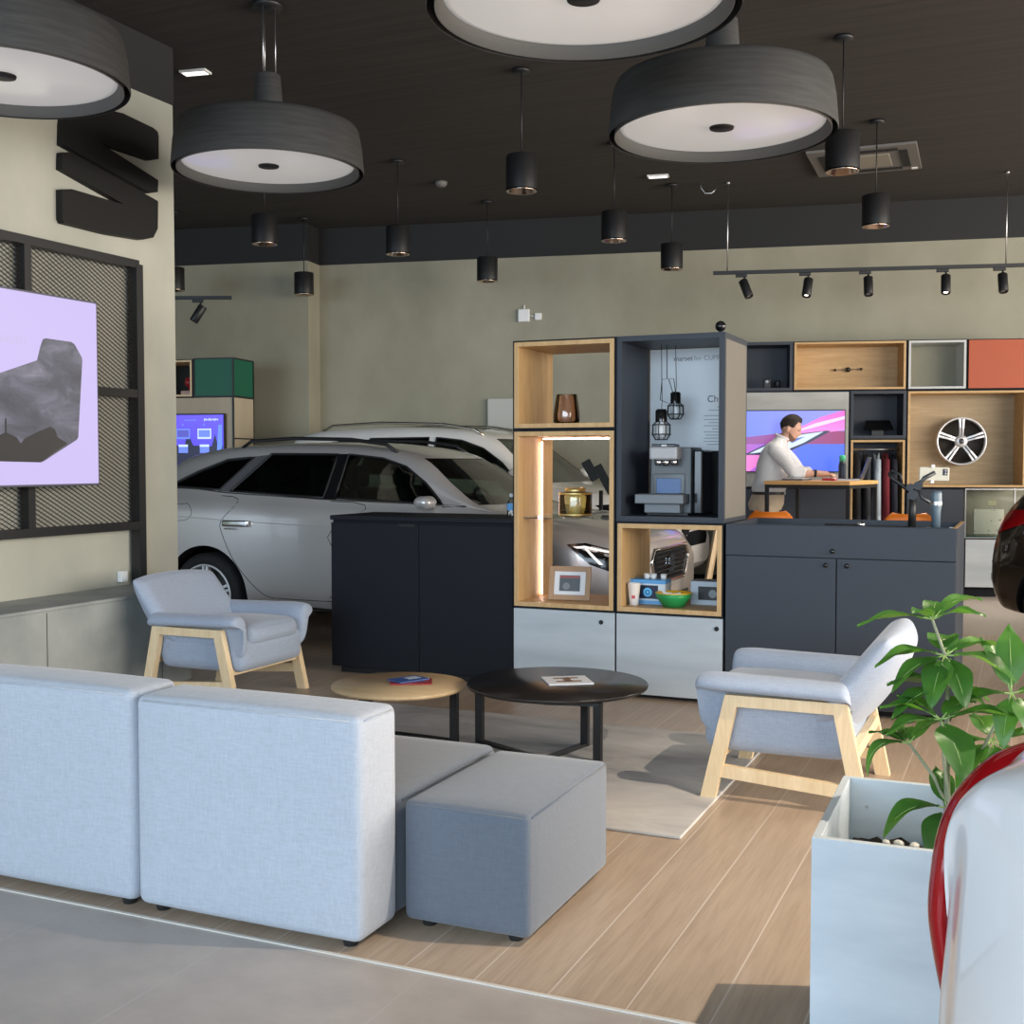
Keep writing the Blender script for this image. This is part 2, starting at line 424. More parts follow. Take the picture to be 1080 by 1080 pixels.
# ------------------------------------------------------------------ armchairs (local: faces -x)
def armchair(label, loc, rz):
    t = thing('armchair', label, 'armchair', loc, rz, 'pale grey armchairs with ash frames')
    for s in (-1, 1):
        y = s * .335
        f = MB()
        poly = [(-.335, 0), (-.235, .43), (.235, .43), (.325, 0), (.265, 0), (.185, .385), (-.19, .385), (-.275, 0)]
        f.prism(poly, lambda x, z: (x, y - .02, z), lambda x, z: (x, y + .02, z))
        fr = f.build('side_frame', M_oakpale, t)
        MB().bar((-.29, y, .125), (.285, y, .085), .028, .05).build('stretcher', M_oakpale, fr)
    MB().bar((-.255, -.32, .20), (-.255, .32, .20), .03, .05).build('cross_rail', M_oakpale, t)
    MB().bar((.26, -.32, .24), (.26, .32, .24), .03, .05).build('cross_rail', M_oakpale, t)
    # seat shell between the frames
    MB().soft((-.05, 0, .285), (.57, .60, .19), .05, 8, (.01, .004, .012)).build('seat_base', M_fabchair, t)
    MB().soft((-.10, 0, .385), (.50, .47, .12), .05, 8, (.015, .004, .022)).build('seat_cushion', M_fabchair, t)
    for s in (-1, 1):
        a = MB()
        # padded arm: side panel that flares outward over the frame
        pts = 15; rows = []
        sec = [(.25, .23), (.245, .33), (.25, .42), (.262, .475), (.30, .507), (.35, .507), (.395, .487), (.405, .455), (.385, .437), (.33, .437), (.305, .42), (.30, .36), (.302, .23)]
        for i in range(pts + 1):
            q = i / pts; x = -.36 + q * .61
            k = math.sin(min(1, q * 6) * PI / 2)
            cy, cz = .33, .455
            rows.append([a.bm.verts.new((x, s * (cy + (p - cy) * (.72 + .28 * k)), cz + (z - cz) * (.72 + .28 * k) + .012 * (1 - q))) for p, z in sec])
        n = len(sec)
        for i in range(pts):
            for j in range(n):
                f = a.bm.faces.new((rows[i][j], rows[i + 1][j], rows[i + 1][(j + 1) % n], rows[i][(j + 1) % n])); f.smooth = True
        a.bm.faces.new(rows[0]); a.bm.faces.new(rows[-1][::-1])
        o = a.build('arm', M_fabchair, t)
        md = o.modifiers.new('s', 'SUBSURF'); md.levels = 1; md.render_levels = 2
    # reclined, gently wrapped back
    b = MB(); nu, nv = 16, 14
    def bk(u, v, side):
        y = (u - .5) * (.52 + .20 * min(1, v * 2.6) ** 1.5)
        wrap = (abs(u - .5) * 2) ** 2.2
        zz = .25 + v * .450
        x = .12 + (zz - .25) * .68 - .10 * wrap * (1 - .5 * v) + .02 * math.sin(v * PI)
        th = .165 * (math.sin(PI * min(1, max(0, .06 + .88 * v))) ** .35) * (1 - .35 * wrap)
        yy = y * (1 - .02 * v * v)
        rz_ = -.02 * wrap * v
        d = Vector((-.86, 0, .51)) * (th / 2 * side)
        edge = 1 if 0 < u < 1 and 0 < v < 1 else .25
        return Vector((x, yy, zz + rz_)) + d * edge
    F = [[b.bm.verts.new(bk(i / nu, j / nv, 1)) for j in range(nv + 1)] for i in range(nu + 1)]
    K = [[b.bm.verts.new(bk(i / nu, j / nv, -1)) for j in range(nv + 1)] for i in range(nu + 1)]
    for i in range(nu):
        for j in range(nv):
            b.bm.faces.new((F[i][j], F[i + 1][j], F[i + 1][j + 1], F[i][j + 1]))
            b.bm.faces.new((K[i][j], K[i][j + 1], K[i + 1][j + 1], K[i + 1][j]))
    for i in range(nu):
        b.bm.faces.new((F[i][0], K[i][0], K[i + 1][0], F[i + 1][0])); b.bm.faces.new((F[i][nv], F[i + 1][nv], K[i + 1][nv], K[i][nv]))
    for j in range(nv):
        b.bm.faces.new((F[0][j], F[0][j + 1], K[0][j + 1], K[0][j])); b.bm.faces.new((F[nu][j], K[nu][j], K[nu][j + 1], F[nu][j + 1]))
    o = b.build('backrest', M_fabchair, t, True)
    md = o.modifiers.new('s', 'SUBSURF'); md.levels = 1; md.render_levels = 2
    return t
ch = armchair('pale grey armchair with ash frame at the right, seen from its side, behind the planter', (-.855, 4.93, 0), 0)
dup(ch, (-4.26, 5.57, 0), R(180), 'pale grey armchair at the left, in front of the grey wagon and the concrete bench')

# ------------------------------------------------------------------ rug
m = P('rug_grey', (.3, .3, .29), .95)
f1 = noise(m, coords(m, (.9, 2.2, 1)), 1.3, 7, .65, .6); f2 = noise(m, coords(m), 240, 2)
cc = ramp(m, f1, [(.3, (.27, .265, .265)), (.5, (.46, .445, .43)), (.72, (.62, .60, .565))])
colour(m, mixc(m, ramp(m, f2, [(.35, (0, 0, 0)), (.8, (.3, .3, .3))]), cc, (.34, .33, .32))); bump(m, f2, .5, .003)
tag(MB().box((-2.40, 4.86, .007), (2.56, 1.62, .012), .004).build('rug', m), 'pale grey mottled rug under the coffee tables', 'rug')

# ------------------------------------------------------------------ round tables
def round_table(label, c, rad, h, mt, legs, bars):
    t = thing('coffee_table', label, 'table', (c[0], c[1], .013))
    h -= .013
    MB().lathe([(0, h - .022), (rad - .02, h - .022), (rad - .004, h - .016), (rad, h - .006), (rad - .003, h), (0, h)], seg=72).build('tabletop', mt, t)
    for x, y in legs: MB().bar((x, y, 0), (x, y, h - .02), .036, .030, (0, 1, 0)).build('leg', M_blackm, t)
    l = MB()
    for a, b in bars:
        l.bar((a[0], a[1], .007), (b[0], b[1], .007), .034, .014); l.bar((a[0], a[1], h - .029), (b[0], b[1], h - .029), .034, .014)
    l.build('base_frame', M_blackm, t)
    return t
round_table('round coffee table with an oak top, the left one of the two on the rug', (-2.755, 4.93), .325, .285, M_oaktop, [(.262, .065), (-.26, .10), (-.02, -.26)], [((.262, .065), (-.26, .10)), ((-.02, -.26), (0, .08))])
M_btop = P('table_black_satin', (.022, .018, .016), .27)
round_table('larger round coffee table with a satin black top beside the pouf', (-2.035, 5.17), .43, .305, M_btop, [(.135, .015), (.30, -.27), (-.345, -.13)], [((.135, .015), (.065, -.33)), ((.30, -.27), (.065, -.33)), ((-.345, -.13), (.065, -.33))])
# reading matter
mm = MB().box((0, 0, .003), (.20, .14, .005), 0).build('magazine', P('magazine_red', (.35, .03, .035), .35)); mm.location = (-2.72, 4.985, .286); mm.rotation_euler.z = R(28)
tag(mm, 'red covered magazine on the oak coffee table, under the blue one', 'magazine', 'magazines on the oak table')
pg = MB().box((.005, 0, .0065), (.12, .05, .001)).build('cover_picture', P('cover_dark', (.05, .04, .08), .35), mm)
mm = MB().box((0, 0, .003), (.17, .115, .005), 0).build('magazine', P('magazine_blue', (.05, .10, .30), .35)); mm.location = (-2.745, 5.00, .293); mm.rotation_euler.z = R(64)
tag(mm, 'blue and white magazine on top of the red one on the oak coffee table', 'magazine', 'magazines on the oak table')
MB().box((.03, .01, .0065), (.07, .05, .001)).build('cover_picture', P('cover_pale', (.5, .55, .62), .35), mm)
bk = MB().box((0, 0, .004), (.215, .20, .007), .001).build('brochure', M_paper); bk.location = (-2.00, 5.21, .306); bk.rotation_euler.z = R(33)
tag(bk, 'white square brochure with brown print on the black coffee table', 'brochure')
p = MB(); 
for a in ((0, .04, .12, .03), (0, -.04, .12, .03), (0, 0, .035, .09)): p.box((a[0], a[1], .0082), (a[2], a[3], .0008))
p.build('cover_print', P('print_brown', (.30, .17, .10), .5), bk)

# ------------------------------------------------------------------ bench, mesh screen, wall screen, emblem, plug
t = thing('bench', 'low grey concrete look bench along the partition wall under the mesh screen', 'bench', (-4.975, 4.2, 0))
MB().box((0, -.20, .28), (.444, 3.74, .556), .004).build('body', M_greytop, t)
MB().box((.003, -.20, .5675), (.45, 3.744, .018), .003).build('top', M_greytop, t)
for k, yy in enumerate((-1.3, -.4, .5, 1.4)):
    MB().box((.2225, yy, .28), (.002, .004, .54)).build('joint', M_dark, t)
t = thing('mesh_screen', 'black steel framed expanded metal screen standing on the bench against the wall', 'screen', (-5.15, 4.5, .58))
x0 = -.03; ya, yb = 2.2 - 4.5, 5.86 - 4.5; z0, z1 = .35, 2.0
fr = MB()
for yy in (ya, yb): fr.box((x0 + .035, yy, 1.0), (.07, .06, 2.0))
for zz in (z0 + .02, 1.195, z1): fr.box((x0 + .035, (ya + yb) / 2, zz), (.066, yb - ya, .05))
for yy in (4.965 - 4.5, 4.07 - 4.5, 3.17 - 4.5): fr.box((x0 + .035, yy, (z0 + z1) / 2), (.062, .05, z1 - z0))
fr.build('frame', M_blackm, t)
ys = [ya, 3.17 - 4.5, 4.07 - 4.5, 4.965 - 4.5, yb]; zs = [z0, 1.195, z1]
for i in range(4):
    for j in range(2):
        g = MB(); a, b, c, d = ys[i], ys[i + 1], zs[j], zs[j + 1]; hw = .0027; sl = .55; step = .026
        for sgn in (1, -1):
            k = -int((b - a) * sl / step) - 1
            while True:
                zc = c + k * step
                if zc > d + (b - a) * sl: break
                # strip z = zc + sgn*sl*(y-a) (+ offset)
                P0 = zc if sgn > 0 else zc + 0
                pts = []
                y0_, y1_ = a, b
                f_ = lambda y: (zc + sl * (y - a)) if sgn > 0 else (zc - sl * (y - a))
                # clip in z
                ycs = sorted([a, b] + [a + (q - zc) / (sl * sgn) for q in (c, d)])
                lo = hi = None
                for q0, q1 in zip(ycs, ycs[1:]):
                    mid = (q0 + q1) / 2
                    if a - 1e-6 <= mid <= b + 1e-6 and c <= f_(mid) <= d: lo, hi = q0, q1
                if lo is not None and hi - lo > .004:
                    g.face([(.004, lo, f_(lo) - hw), (.004, hi, f_(hi) - hw), (.004 + .004, hi, f_(hi) + hw), (.004 + .004, lo, f_(lo) + hw)])
                k += 1
        g.build('mesh_panel', M_blackm, t)
# television
t = thing('wall_screen', 'big lilac white screen with a dark landscape picture, hung on the mesh screen', 'screen', (-5.0, 4.44, 1.747))
MB().box((-.045, 0, 0), (.07, 1.88, 1.07), .004).build('housing', P('screen_housing', (.10, .10, .13), .4), t)
MB().box((-.0085, 0, 0), (.004, 1.855, 1.045)).build('display', E('display_lilac', (.68, .58, .98), .76), t)
TV = [(4.65, 1.819), (4.912, 1.907), (4.935, 1.98), (4.956, 2.026), (4.975, 2.033), (5.165, 2.031), (5.19, 2.02), (5.245, 1.95), (5.249, 1.93), (5.208, 1.49), (5.195, 1.475), (4.945, 1.352), (4.92, 1.346), (4.639, 1.352), (4.20, 1.352), (4.05, 1.46), (4.05, 1.72)]
pm = E('picture_clouds', (.2, .2, .25), 1)
nt, N, L, b = nodes(pm)
fz = noise(pm, coords(pm, (1, 3, 6)), 1.2, 6, .6, .5)
L.new(ramp(pm, fz, [(.3, (.060, .060, .075)), (.5, (.10, .10, .125)), (.66, (.17, .165, .21)), (.80, (.33, .31, .40))]), b.inputs['Emission Color'])
MB().prism([(y - 4.44, z - 1.747) for y, z in TV], lambda y, z: (-.006, y, z), lambda y, z: (-.004, y, z)).build('landscape_picture', pm, t)
SIL = [(4.2, 1.47), (4.4, 1.52), (4.55, 1.47), (4.642, 1.491), (4.67, 1.503), (4.679, 1.506), (4.679, 1.565), (4.682, 1.582), (4.687, 1.582), (4.69, 1.565), (4.689, 1.505), (4.755, 1.482), (4.784, 1.448), (4.814, 1.477), (4.904, 1.514), (4.996, 1.545), (5.03, 1.53), (5.049, 1.488), (5.12, 1.453), (4.925, 1.347), (4.639, 1.352), (4.21, 1.353)]
MB().prism([(y - 4.44, z - 1.747) for y, z in SIL], lambda y, z: (-.0035, y, z), lambda y, z: (-.0015, y, z)).build('landscape_silhouette', E('picture_rocks', (.045, .040, .040), .75), t)
text_mesh('caption', 'MINUTO', .058, E('caption_grey', (.62, .55, .80), .8), frame_m((-.0040, 4.835 - 4.44, 1.982 - 1.747), (0, 1, 0), (0, 0, 1), (1, 0, 0)), t, 'RIGHT')
# emblem
LU = [(5.276, 3.182), (5.283, 3.304), (5.295, 3.379), (5.328, 3.418), (5.48, 3.465), (5.777, 3.493), (6.05, 3.475), (6.09, 3.462), (6.1, 3.436), (6.097, 3.289), (6.027, 3.266), (5.574, 3.265), (6.091, 3.154), (6.085, 3.077), (6.016, 3.057)]
LL = [(5.273, 3.137), (5.339, 3.153), (6.086, 3.02), (6.081, 2.845), (6.037, 2.78), (5.939, 2.75), (5.64, 2.732), (5.277, 2.733), (5.263, 2.754), (5.264, 2.923), (5.34, 2.941), (5.778, 2.937), (5.267, 3.04)]
t = thing('wall_emblem', 'large black raised emblem of two slashed pieces high on the partition wall', 'emblem', (-5.2, 5.69, 2.73))
for poly in (LU, LL):
    MB().prism([(y - 5.69, z - 2.73) for y, z in poly], lambda y, z: (.002, y, z), lambda y, z: (.050, y, z)).build('emblem_piece', P('emblem_black', (.008, .0075, .007), .6, Specular_IOR_Level=.3), t)
def emblem_mesh(parent, M, s, mt, name='emblem'):
    g = MB()
    for poly in (LU, LL):
        g.prism([((y - 5.69) * s, (z - 3.11) * s) for y, z in poly], lambda y, z: M @ Vector((y, z, 0)), lambda y, z: M @ Vector((y, z, .006)))
    return g.build(name, mt, parent)
t = thing('wall_plug', 'small white plug box at the foot of the wall above the bench end', 'plug', (-5.198, 5.745, .60))
MB().box((.02, 0, .035), (.04, .055, .07), .006).build('body', M_white, t)
MB().box((.046, 0, .03), (.012, .03, .03), .004).build('connector', M_white, t)

# ------------------------------------------------------------------ black counter on the left
t = thing('counter_cabinet', 'black two door counter cabinet in front of the grey wagon', 'cabinet', (-3.44, 6.68, 0))
MB().box((0, .02, .025), (1.20, .46, .05)).build('plinth', M_dark, t)
MB().box((0, .012, .515), (1.264, .52, .93), .002).build('body', M_black, t)
MB().box((0, 0, .996), (1.27, .56, .028), .002).build('top', M_black, t)
for s in (-1, 1):
    MB().box((s * .3165, -.263, .507), (.629, .02, .915), .002).build('door', M_black, t)
MB().box((-.08, -.276, .957), (.11, .008, .016)).build('handle_slot', M_dark, t)
t = thing('sanitiser_bottle', 'small clear bottle with blue label on the black counter', 'bottle', (-2.865, 6.52, 1.012))
MB().lathe([(0, 0), (.026, 0), (.028, .01), (.028, .09), (.012, .11), (.012, .125), (0, .125)], seg=20).build('bottle', M_glass, t)
MB().lathe([(.0285, .045), (.029, .047), (.029, .085), (.0285, .087)], seg=20).build('sticker', P('blue_sticker', (.12, .35, .65), .5), t)
MB().lathe([(0, .125), (.013, .125), (.013, .145), (0, .146)], seg=16).build('cap', M_white, t)

# ------------------------------------------------------------------ display shelving: two columns of stacked units
XA0, XA1, XB0, XB1, YF = -2.803, -2.166, -2.160, -1.538, 6.40
def door_unit(label, x0, x1, knobx, y0):
    t = thing('base_cabinet', label, 'cabinet', ((x0 + x1) / 2, y0 + .28, 0))
    wv = x1 - x0
    MB().box((0, .02, .012), (wv - .06, .48, .024)).build('plinth', M_dark, t)
    MB().box((0, .012, .253), (wv, .536, .462), .002).build('body', M_anth, t)
    d = MB().box((0, -.266, .253), (wv - .006, .02, .456), .0015).build('door', M_grey, t)
    MB().cyl((knobx, -.274, .425), (knobx, -.281, .425), .013, .013, 24).build('finger_hole', M_dark, d)
def open_unit(name, label, x0, x1, z0, z1, outer, inner, th=.03, y0=YF, dep=.55, back=None, cat='shelf unit'):
    t = thing(name, label, cat, ((x0 + x1) / 2, y0 + dep / 2, z0))
    wv, h = x1 - x0, z1 - z0; o = .009
    g = MB()
    g.box((0, 0, o / 2), (wv, dep, o)); g.box((0, 0, h - o / 2), (wv, dep, o))
    for s in (-1, 1): g.box((s * (wv / 2 - o / 2), 0, h / 2), (o, dep, h - 2 * o))
    g.build('outer_shell', outer, t)
    g = MB(); e = o; q = .004
    g.box((0, -q, e + th / 2), (wv - 2 * e, dep, th), .001); g.box((0, -q, h - e - th / 2), (wv - 2 * e, dep, th), .001)
    for s in (-1, 1): g.box((s * (wv / 2 - e - th / 2), -q, h / 2), (th, dep, h - 2 * e - 2 * th), .001)
    g.build('lining', inner, t)
    if back: MB().box((0, dep / 2 - .012, h / 2), (wv - 2 * e - .001, .012, h - 2 * e - .001)).build('back_panel', back, t)
    return t
door_unit('grey door base cabinet under the tall lit oak unit', XA0, XA1, .235, YF)
door_unit('grey door base cabinet under the oak unit that holds cups and bowl', XB0, XB1, .275, YF)
oa = open_unit('shelf_unit', 'tall open oak unit with a glowing light strip and a glass shelf', XA0, XA1, .487, 1.536, M_black, M_oak, .026)
open_unit('shelf_unit', 'open oak unit on top of the left column, holding the brown glass', XA0, XA1, 1.539, 2.06, M_black, M_oak, .026)
open_unit('shelf_unit', 'low open oak unit with cups, boxes and a green bowl', XB0, XB1, .487, 1.008, M_black, M_oak, .026)
bt = open_unit('display_case', 'tall dark grey case with poster and hanging lamps, topmost in the right column', XB0, XB1, 1.011, 2.06, M_anth, M_anth, .022, cat='display case')
MB().box((0, .262, .30), (.55, .010, .58)).build('back_panel', M_dark, bt)
MB().box((.3115, 0, .52), (.0012, .50, .99)).build('side_panel', P('side_panel_taupe_sheen', (.16, .145, .125), .55), bt)  # inner side panel; the reflection on it is put into the lighter taupe
# poster inside the dark case
t = thing('poster', 'pale poster with small grey print hanging at the back of the dark case', 'poster', (-1.880, 6.925, 1.42))
MB().box((0, 0, .30), (.48, .008, .61)).build('sheet', P('poster_pale', (.86, .88, .90), .6), t)
M_ink = P('poster_ink', (.06, .06, .07), .6); M_inkp = P('poster_ink_pale', (.42, .44, .47), .6)
def ft(x, z): return frame_m((x, -.0046, z), (1, 0, 0), (0, 0, 1), (0, -1, 0))
text_mesh('brand_print', 'marset', .042, M_ink, ft(-.095, .535), t)
text_mesh('brand_print', 'for CUPRA', .040, M_inkp, ft(.03, .535), t)
text_mesh('headline_print', 'Ch', .056, M_ink, ft(.112, .285), t)
g = MB()
for k in range(13):
    zz = .255 - k * .0185 - (.014 if k in (2, 3) else 0)
    l = [.05, .10, .13, .06, .13, .10, .13, .08, .13, .12, .13, .13, .11][k]
    if k in (3,): continue
    g.box((.222 - l / 2, -.0046, zz), (l, .0008, .005))
g.build('text_lines', M_inkp, t)
# LED strip in the lit oak unit
led = E('led_strip', (1.0, .72, .62), 10)
g = MB(); g.box((-.270, .06, .515), (.008, .010, .94)); g.build('light_strip', led, oa)
g = MB(); g.box((0.005, .06, 1.003), (.53, .010, .008)); g.build('light_strip', led, oa)
MB().box((0, 0.02, .53), (.558, .46, .008)).build('glass_shelf', M_glass, oa)
for s in (-1, 1): MB().cyl((s * .28, -.17, .525), (s * .262, -.17, .525), .004).build('shelf_pin', M_steel, oa)

# things on the shelves
t = thing('glass_vessel', 'brown smoked tapered glass in the top oak unit', 'vase', (-2.56, 6.65, 1.576))
MB().lathe([(0, .002), (.072, .002), (.080, .02), (.080, .06), (.064, .17), (.062, .178), (.058, .178), (.060, .168), (.075, .06), (.075, .022), (.068, .008), (0, .008)], seg=40).build('glass', M_brownglass, t)
MB().lathe([(0, .010), (.03, .010), (.03, .06), (.022, .07), (0, .07)], seg=20).build('lamp_insert', P('insert_pale', (.55, .52, .48), .35), t)
t = thing('glass_jar', 'amber glass jar with a gold rim on the glass shelf', 'jar', (-2.495, 6.63, 1.0225))
MB().lathe([(0, .001), (.085, .001), (.098, .012), (.100, .02), (.100, .125), (.094, .142), (.06, .146), (.058, .142), (.09, .136), (.094, .124), (.094, .02), (.08, .008), (0, .008)], seg=44).build('glass', M_amber, t)
MB().lathe([(.060, .145), (.062, .147), (.062, .172), (.056, .172), (.056, .147)], seg=36).build('rim', P('gold_rim', (.72, .55, .22), .35, .8), t)
MB().lathe([(0, .009), (.035, .009), (.035, .11), (0, .112)], seg=20).build('inner_core', P('core_pale', (.6, .55, .42), .3), t)
for zz in (.012, .137): MB().lathe([(.099, zz - .006), (.1025, zz), (.099, zz + .006)], seg=40).build('gold_band', P('gold_band', (.75, .58, .22), .35, .8), t)
t = thing('framed_photo', 'wooden picture frame with a car photo leaning in the lit oak unit', 'picture frame', (-2.505, 6.55, .5245))
t.rotation_euler = (R(-14), 0, R(8))
g = MB(); W_, H_ = .255, .205
for s in (-1, 1):
    g.box((s * (W_ / 2 - .016), 0, H_ / 2), (.032, .016, H_), .002); g.box((0, 0, H_ / 2 + s * (H_ / 2 - .016)), (W_ - .064, .016, .032), .002)
g.build('frame', P('frame_wood', (.42, .25, .13), .5), t)
MB().box((0, .003, H_ / 2), (.20, .004, .15)).build('mount', M_paper, t)
ph = MB().box((0, -.0005, H_ / 2), (.125, .004, .095)).build('photo', P('photo_dark', (.07, .08, .09), .4), t)
g = MB(); g.lathe([(0, -.004), (.022, -.004)], (-.02, 0, H_ / 2 - .018), 20, 'y'); g.build('photo_wheel', P('photo_mid', (.2, .2, .21), .4), ph)
MB().box((0, -.003, H_ / 2 + .038), (.125, .001, .012)).build('photo_sky', P('photo_red', (.4, .08, .07), .4), ph)
def cup(label, loc, h, r0, r1, mt, group=None, band=None):
    t = thing('cup', label, 'cup', loc, 0, group)
    MB().lathe([(0, .001), (r0, .001), (r1, h), (r1 - .002, h), (r0 - .002, .004), (0, .004)], seg=24).build('body', mt, t)
    if band: MB().lathe([(r0 + .0005 + (r1 - r0) * band[0], h * band[0]), (r0 + .0015 + (r1 - r0) * band[1], h * band[1])], seg=24).build('sleeve', P('cup_sleeve', (.75, .68, .62), .6), t)
    return t
t = cup('tall paper cup with a small red mark, left in the low oak unit', (-2.080, 6.49, .5235), .128, .025, .036, M_paper, None, (.45, .98))
MB().box((.006, -.0315, .05), (.022, .003, .018), .001, 1, 0).build('mark', P('cup_mark', (.62, .10, .10), .5), t)
t = thing('capsule_box', 'blue and white carton with a round blue picture behind the paper cup', 'box', (-2.02, 6.62, .5235))
MB().box((0, 0, .07), (.21, .12, .14), .001).build('carton', P('carton_white', (.62, .70, .78), .5), t)
MB().box((0, 0, .131), (.212, .122, .022), .001).build('lid_band', P('carton_blue', (.10, .36, .72), .5), t)
MB().box((-.01, -.061, .012), (.19, .001, .02)).build('lower_band', P('carton_blue2', (.14, .40, .75), .5), t)
q = MB().box((0, -.0612, .072), (.125, .0012, .078)).build('label_panel', P('carton_navy', (.01, .015, .05), .4), t)
g = MB(); g.lathe([(.014, -.0622), (.026, -.0622)], (0.0, 0, .07), 24, 'y'); g.lathe([(0, -.0622), (.009, -.0622)], (0, 0, .07), 16, 'y'); g.build('round_picture', P('carton_cyan', (.12, .55, .95), .4), q)
for k, (xx, lb) in enumerate(((-2.045, 'small white espresso cup on the blue carton, leftmost of three'), (-2.005, 'small white espresso cup in the middle of the three on the blue carton'), (-1.945, 'small white espresso cup on the blue carton, nearest its right end'))):
    cup(lb, (xx, 6.63, .664), .032, .015, .019, M_white, 'espresso cups on the carton')
t = thing('bowl', 'green bowl with yellow inside in the low oak unit', 'bowl', (-1.85, 6.51, .5235))
MB().lathe([(0, .001), (.06, .001), (.098, .055), (.104, .078), (.102, .078)], seg=40).build('outside', P('bowl_green', (.02, .30, .08), .35), t)
MB().lathe([(.104, .0782), (.1045, .082), (.100, .083), (.09, .055), (.055, .008), (0, .007)], seg=40).build('inside', P('bowl_yellow', (.80, .46, .03), .35), t)
sg = MB()
for k in range(9):
    a = k * 2.4; sg.box((.035 * math.cos(a), .035 * math.sin(a), .05 + .012 * (k % 3)), (.016, .05, .012), .003, 1, 0, Matrix.Rotation(a, 4, 'Z'))
o = sg.build('sugar_sachet', M_paper); o.location = (-1.85, 6.51, .524); tag(o, 'pile of white sugar sachets in the green bowl', 'sugar sachets', None, 'stuff')
t = thing('capsule_box', 'grey and white carton with a dark picture at the right of the bowl', 'box', (-1.69, 6.72, .5235))
MB().box((0, 0, .068), (.20, .13, .136), .001).build('carton', P('carton_grey', (.48, .55, .62), .5), t)
MB().box((0, 0, .137), (.201, .131, .004), .001).build('lid', P('carton_lid', (.14, .15, .17), .5), t)
q = MB().box((.01, -.0662, .068), (.13, .0012, .078)).build('label_panel', P('carton_black', (.01, .01, .012), .4), t)
g = MB(); g.lathe([(0, -.0672), (.024, -.0672)], (.03, 0, .066), 24, 'y'); g.build('round_picture', P('carton_pic', (.25, .28, .30), .4), q)
# coffee machine
t = thing('coffee_machine', 'grey and chrome coffee machine in the dark case below the poster', 'coffee machine', (-1.905, 6.62, 1.0435))
M_mgrey = P('machine_tray_grey', (.17, .185, .20), .45, .3)
MB().box((0.01, .09, .20), (.24, .24, .38), .006).build('body', P('machine_grey', (.14, .15, .155), .45, .2), t)
MB().box((.165, .10, .19), (.055, .22, .37), .01).build('water_tank', P('tank_black', (.012, .012, .014), .1), t)
MB().box((-.005, -.075, .355), (.165, .13, .075), .012).build('brew_head', P('brew_head_grey', (.42, .42, .43), .5, .2), t)
q = MB().box((-.005, -.085, .399), (.14, .09, .018), .006).build('lever', M_blackgl, t)
MB().box((0, -.132, .399), (.03, .004, .008)).build('lever_badge', M_white, q)
h = MB()
for s in (-.045, .0, .05): h.cyl((s, -.09, .285), (s, -.09, .32), .018, .025, 20)
h.build('spout', M_chrome, t)
MB().box((.0, -.031, .172), (.19, .006, .13), .003).build('window_frame', M_blackgl, t)
MB().box((.0, -.034, .165), (.145, .006, .09), .002).build('window', P('machine_window', (.06, .14, .34), .25), t)
MB().box((-.02, -.085, .095), (.285, .17, .055), .006).build('drip_tray', M_mgrey, t)
g = MB()
for k in range(8): g.box((-.07 + k * .02, -.085, .1245), (.010, .13, .004))
g.build('grille', M_blackgl, t)
MB().box((-.015, -.04, .042), (.21, .16, .055), .004).build('base_drawer', M_mgrey, t)
MB().box((0, .06, .008), (.24, .24, .016)).build('base', M_blackm, t)
# hanging caged lamps
def cage_lamp(label, x, y, z, s, top=2.028):
    t = thing('cage_lamp', label, 'lamp', (x, y, z), 0, 'caged lamps hung in the dark case')
    g = MB(); g.tube([(0, 0, .17 * s), (.004, 0, .22 * s), (-.002, 0, top - z)], .0022, 6); g.build('cord', M_blackm, t)
    MB().lathe([(.034 * s, .10 * s), (.034 * s, .165 * s), (.026 * s, .175 * s), (0, .176 * s)], seg=24).build('socket', M_blackgl, t)
    MB().lathe([(0, .012 * s), (.032 * s, .014 * s), (.034 * s, .03 * s), (.034 * s, .09 * s), (.03 * s, .10 * s), (0, .10 * s)], seg=24).build('bulb_glass', P('opal_glass', (.68, .70, .70), .25), t)
    g = MB()
    for k in range(8):
        a = k * PI / 4; c, q = math.cos(a), math.sin(a)
        g.tube([(.034 * s * c, .034 * s * q, .10 * s), (.052 * s * c, .052 * s * q, .085 * s), (.054 * s * c, .054 * s * q, .03 * s), (.035 * s * c, .035 * s * q, 0)], .0028, 6)
    for zz, rr in ((.03, .054), (.0, .035), (.085, .052)):
        g.tube([(rr * s * math.cos(i * PI / 10), rr * s * math.sin(i * PI / 10), zz * s) for i in range(20)], .0028, 6, 0, True)
    g.build('cage', M_blackm, t)
    return t
cage_lamp('front black caged lamp with opal bulb hanging lowest before the poster', -1.955, 6.60, 1.478, 1.0)
cage_lamp('rear wire caged lamp hanging higher and just behind the front one', -1.905, 6.72, 1.60, .9)
t = thing('wire_holder', 'thin wire hanger frame above the caged lamps in the dark case', 'hanger', (-1.93, 6.66, 1.69))
g = MB(); g.tube([(-.05, 0, .02), (-.04, 0, .14), (.03, 0, .14), (.05, 0, .0)], .0025, 6); g.tube([(-.01, 0, .14), (-.012, 0, .337)], .0025, 6); g.tube([(.0, 0, .14), (.045, .02, -.02), (-.05, 0, .02)], .0025, 6); g.build('wire', M_blackm, t)
# ball device on the case
t = thing('ball_camera', 'small black glossy ball device standing on top of the dark case', 'camera', (-1.60, 6.55, 2.0615))
MB().lathe([(0, 0), (.022, 0), (.022, .008), (.008, .012), (.008, .02), (0, .02)], seg=20).build('stand', M_blackm, t)
MB().lathe([(.03 * math.cos(R(a)), .046 + .03 * math.sin(R(a))) for a in range(-90, 91, 12)], seg=24).build('ball', M_blackgl, t)

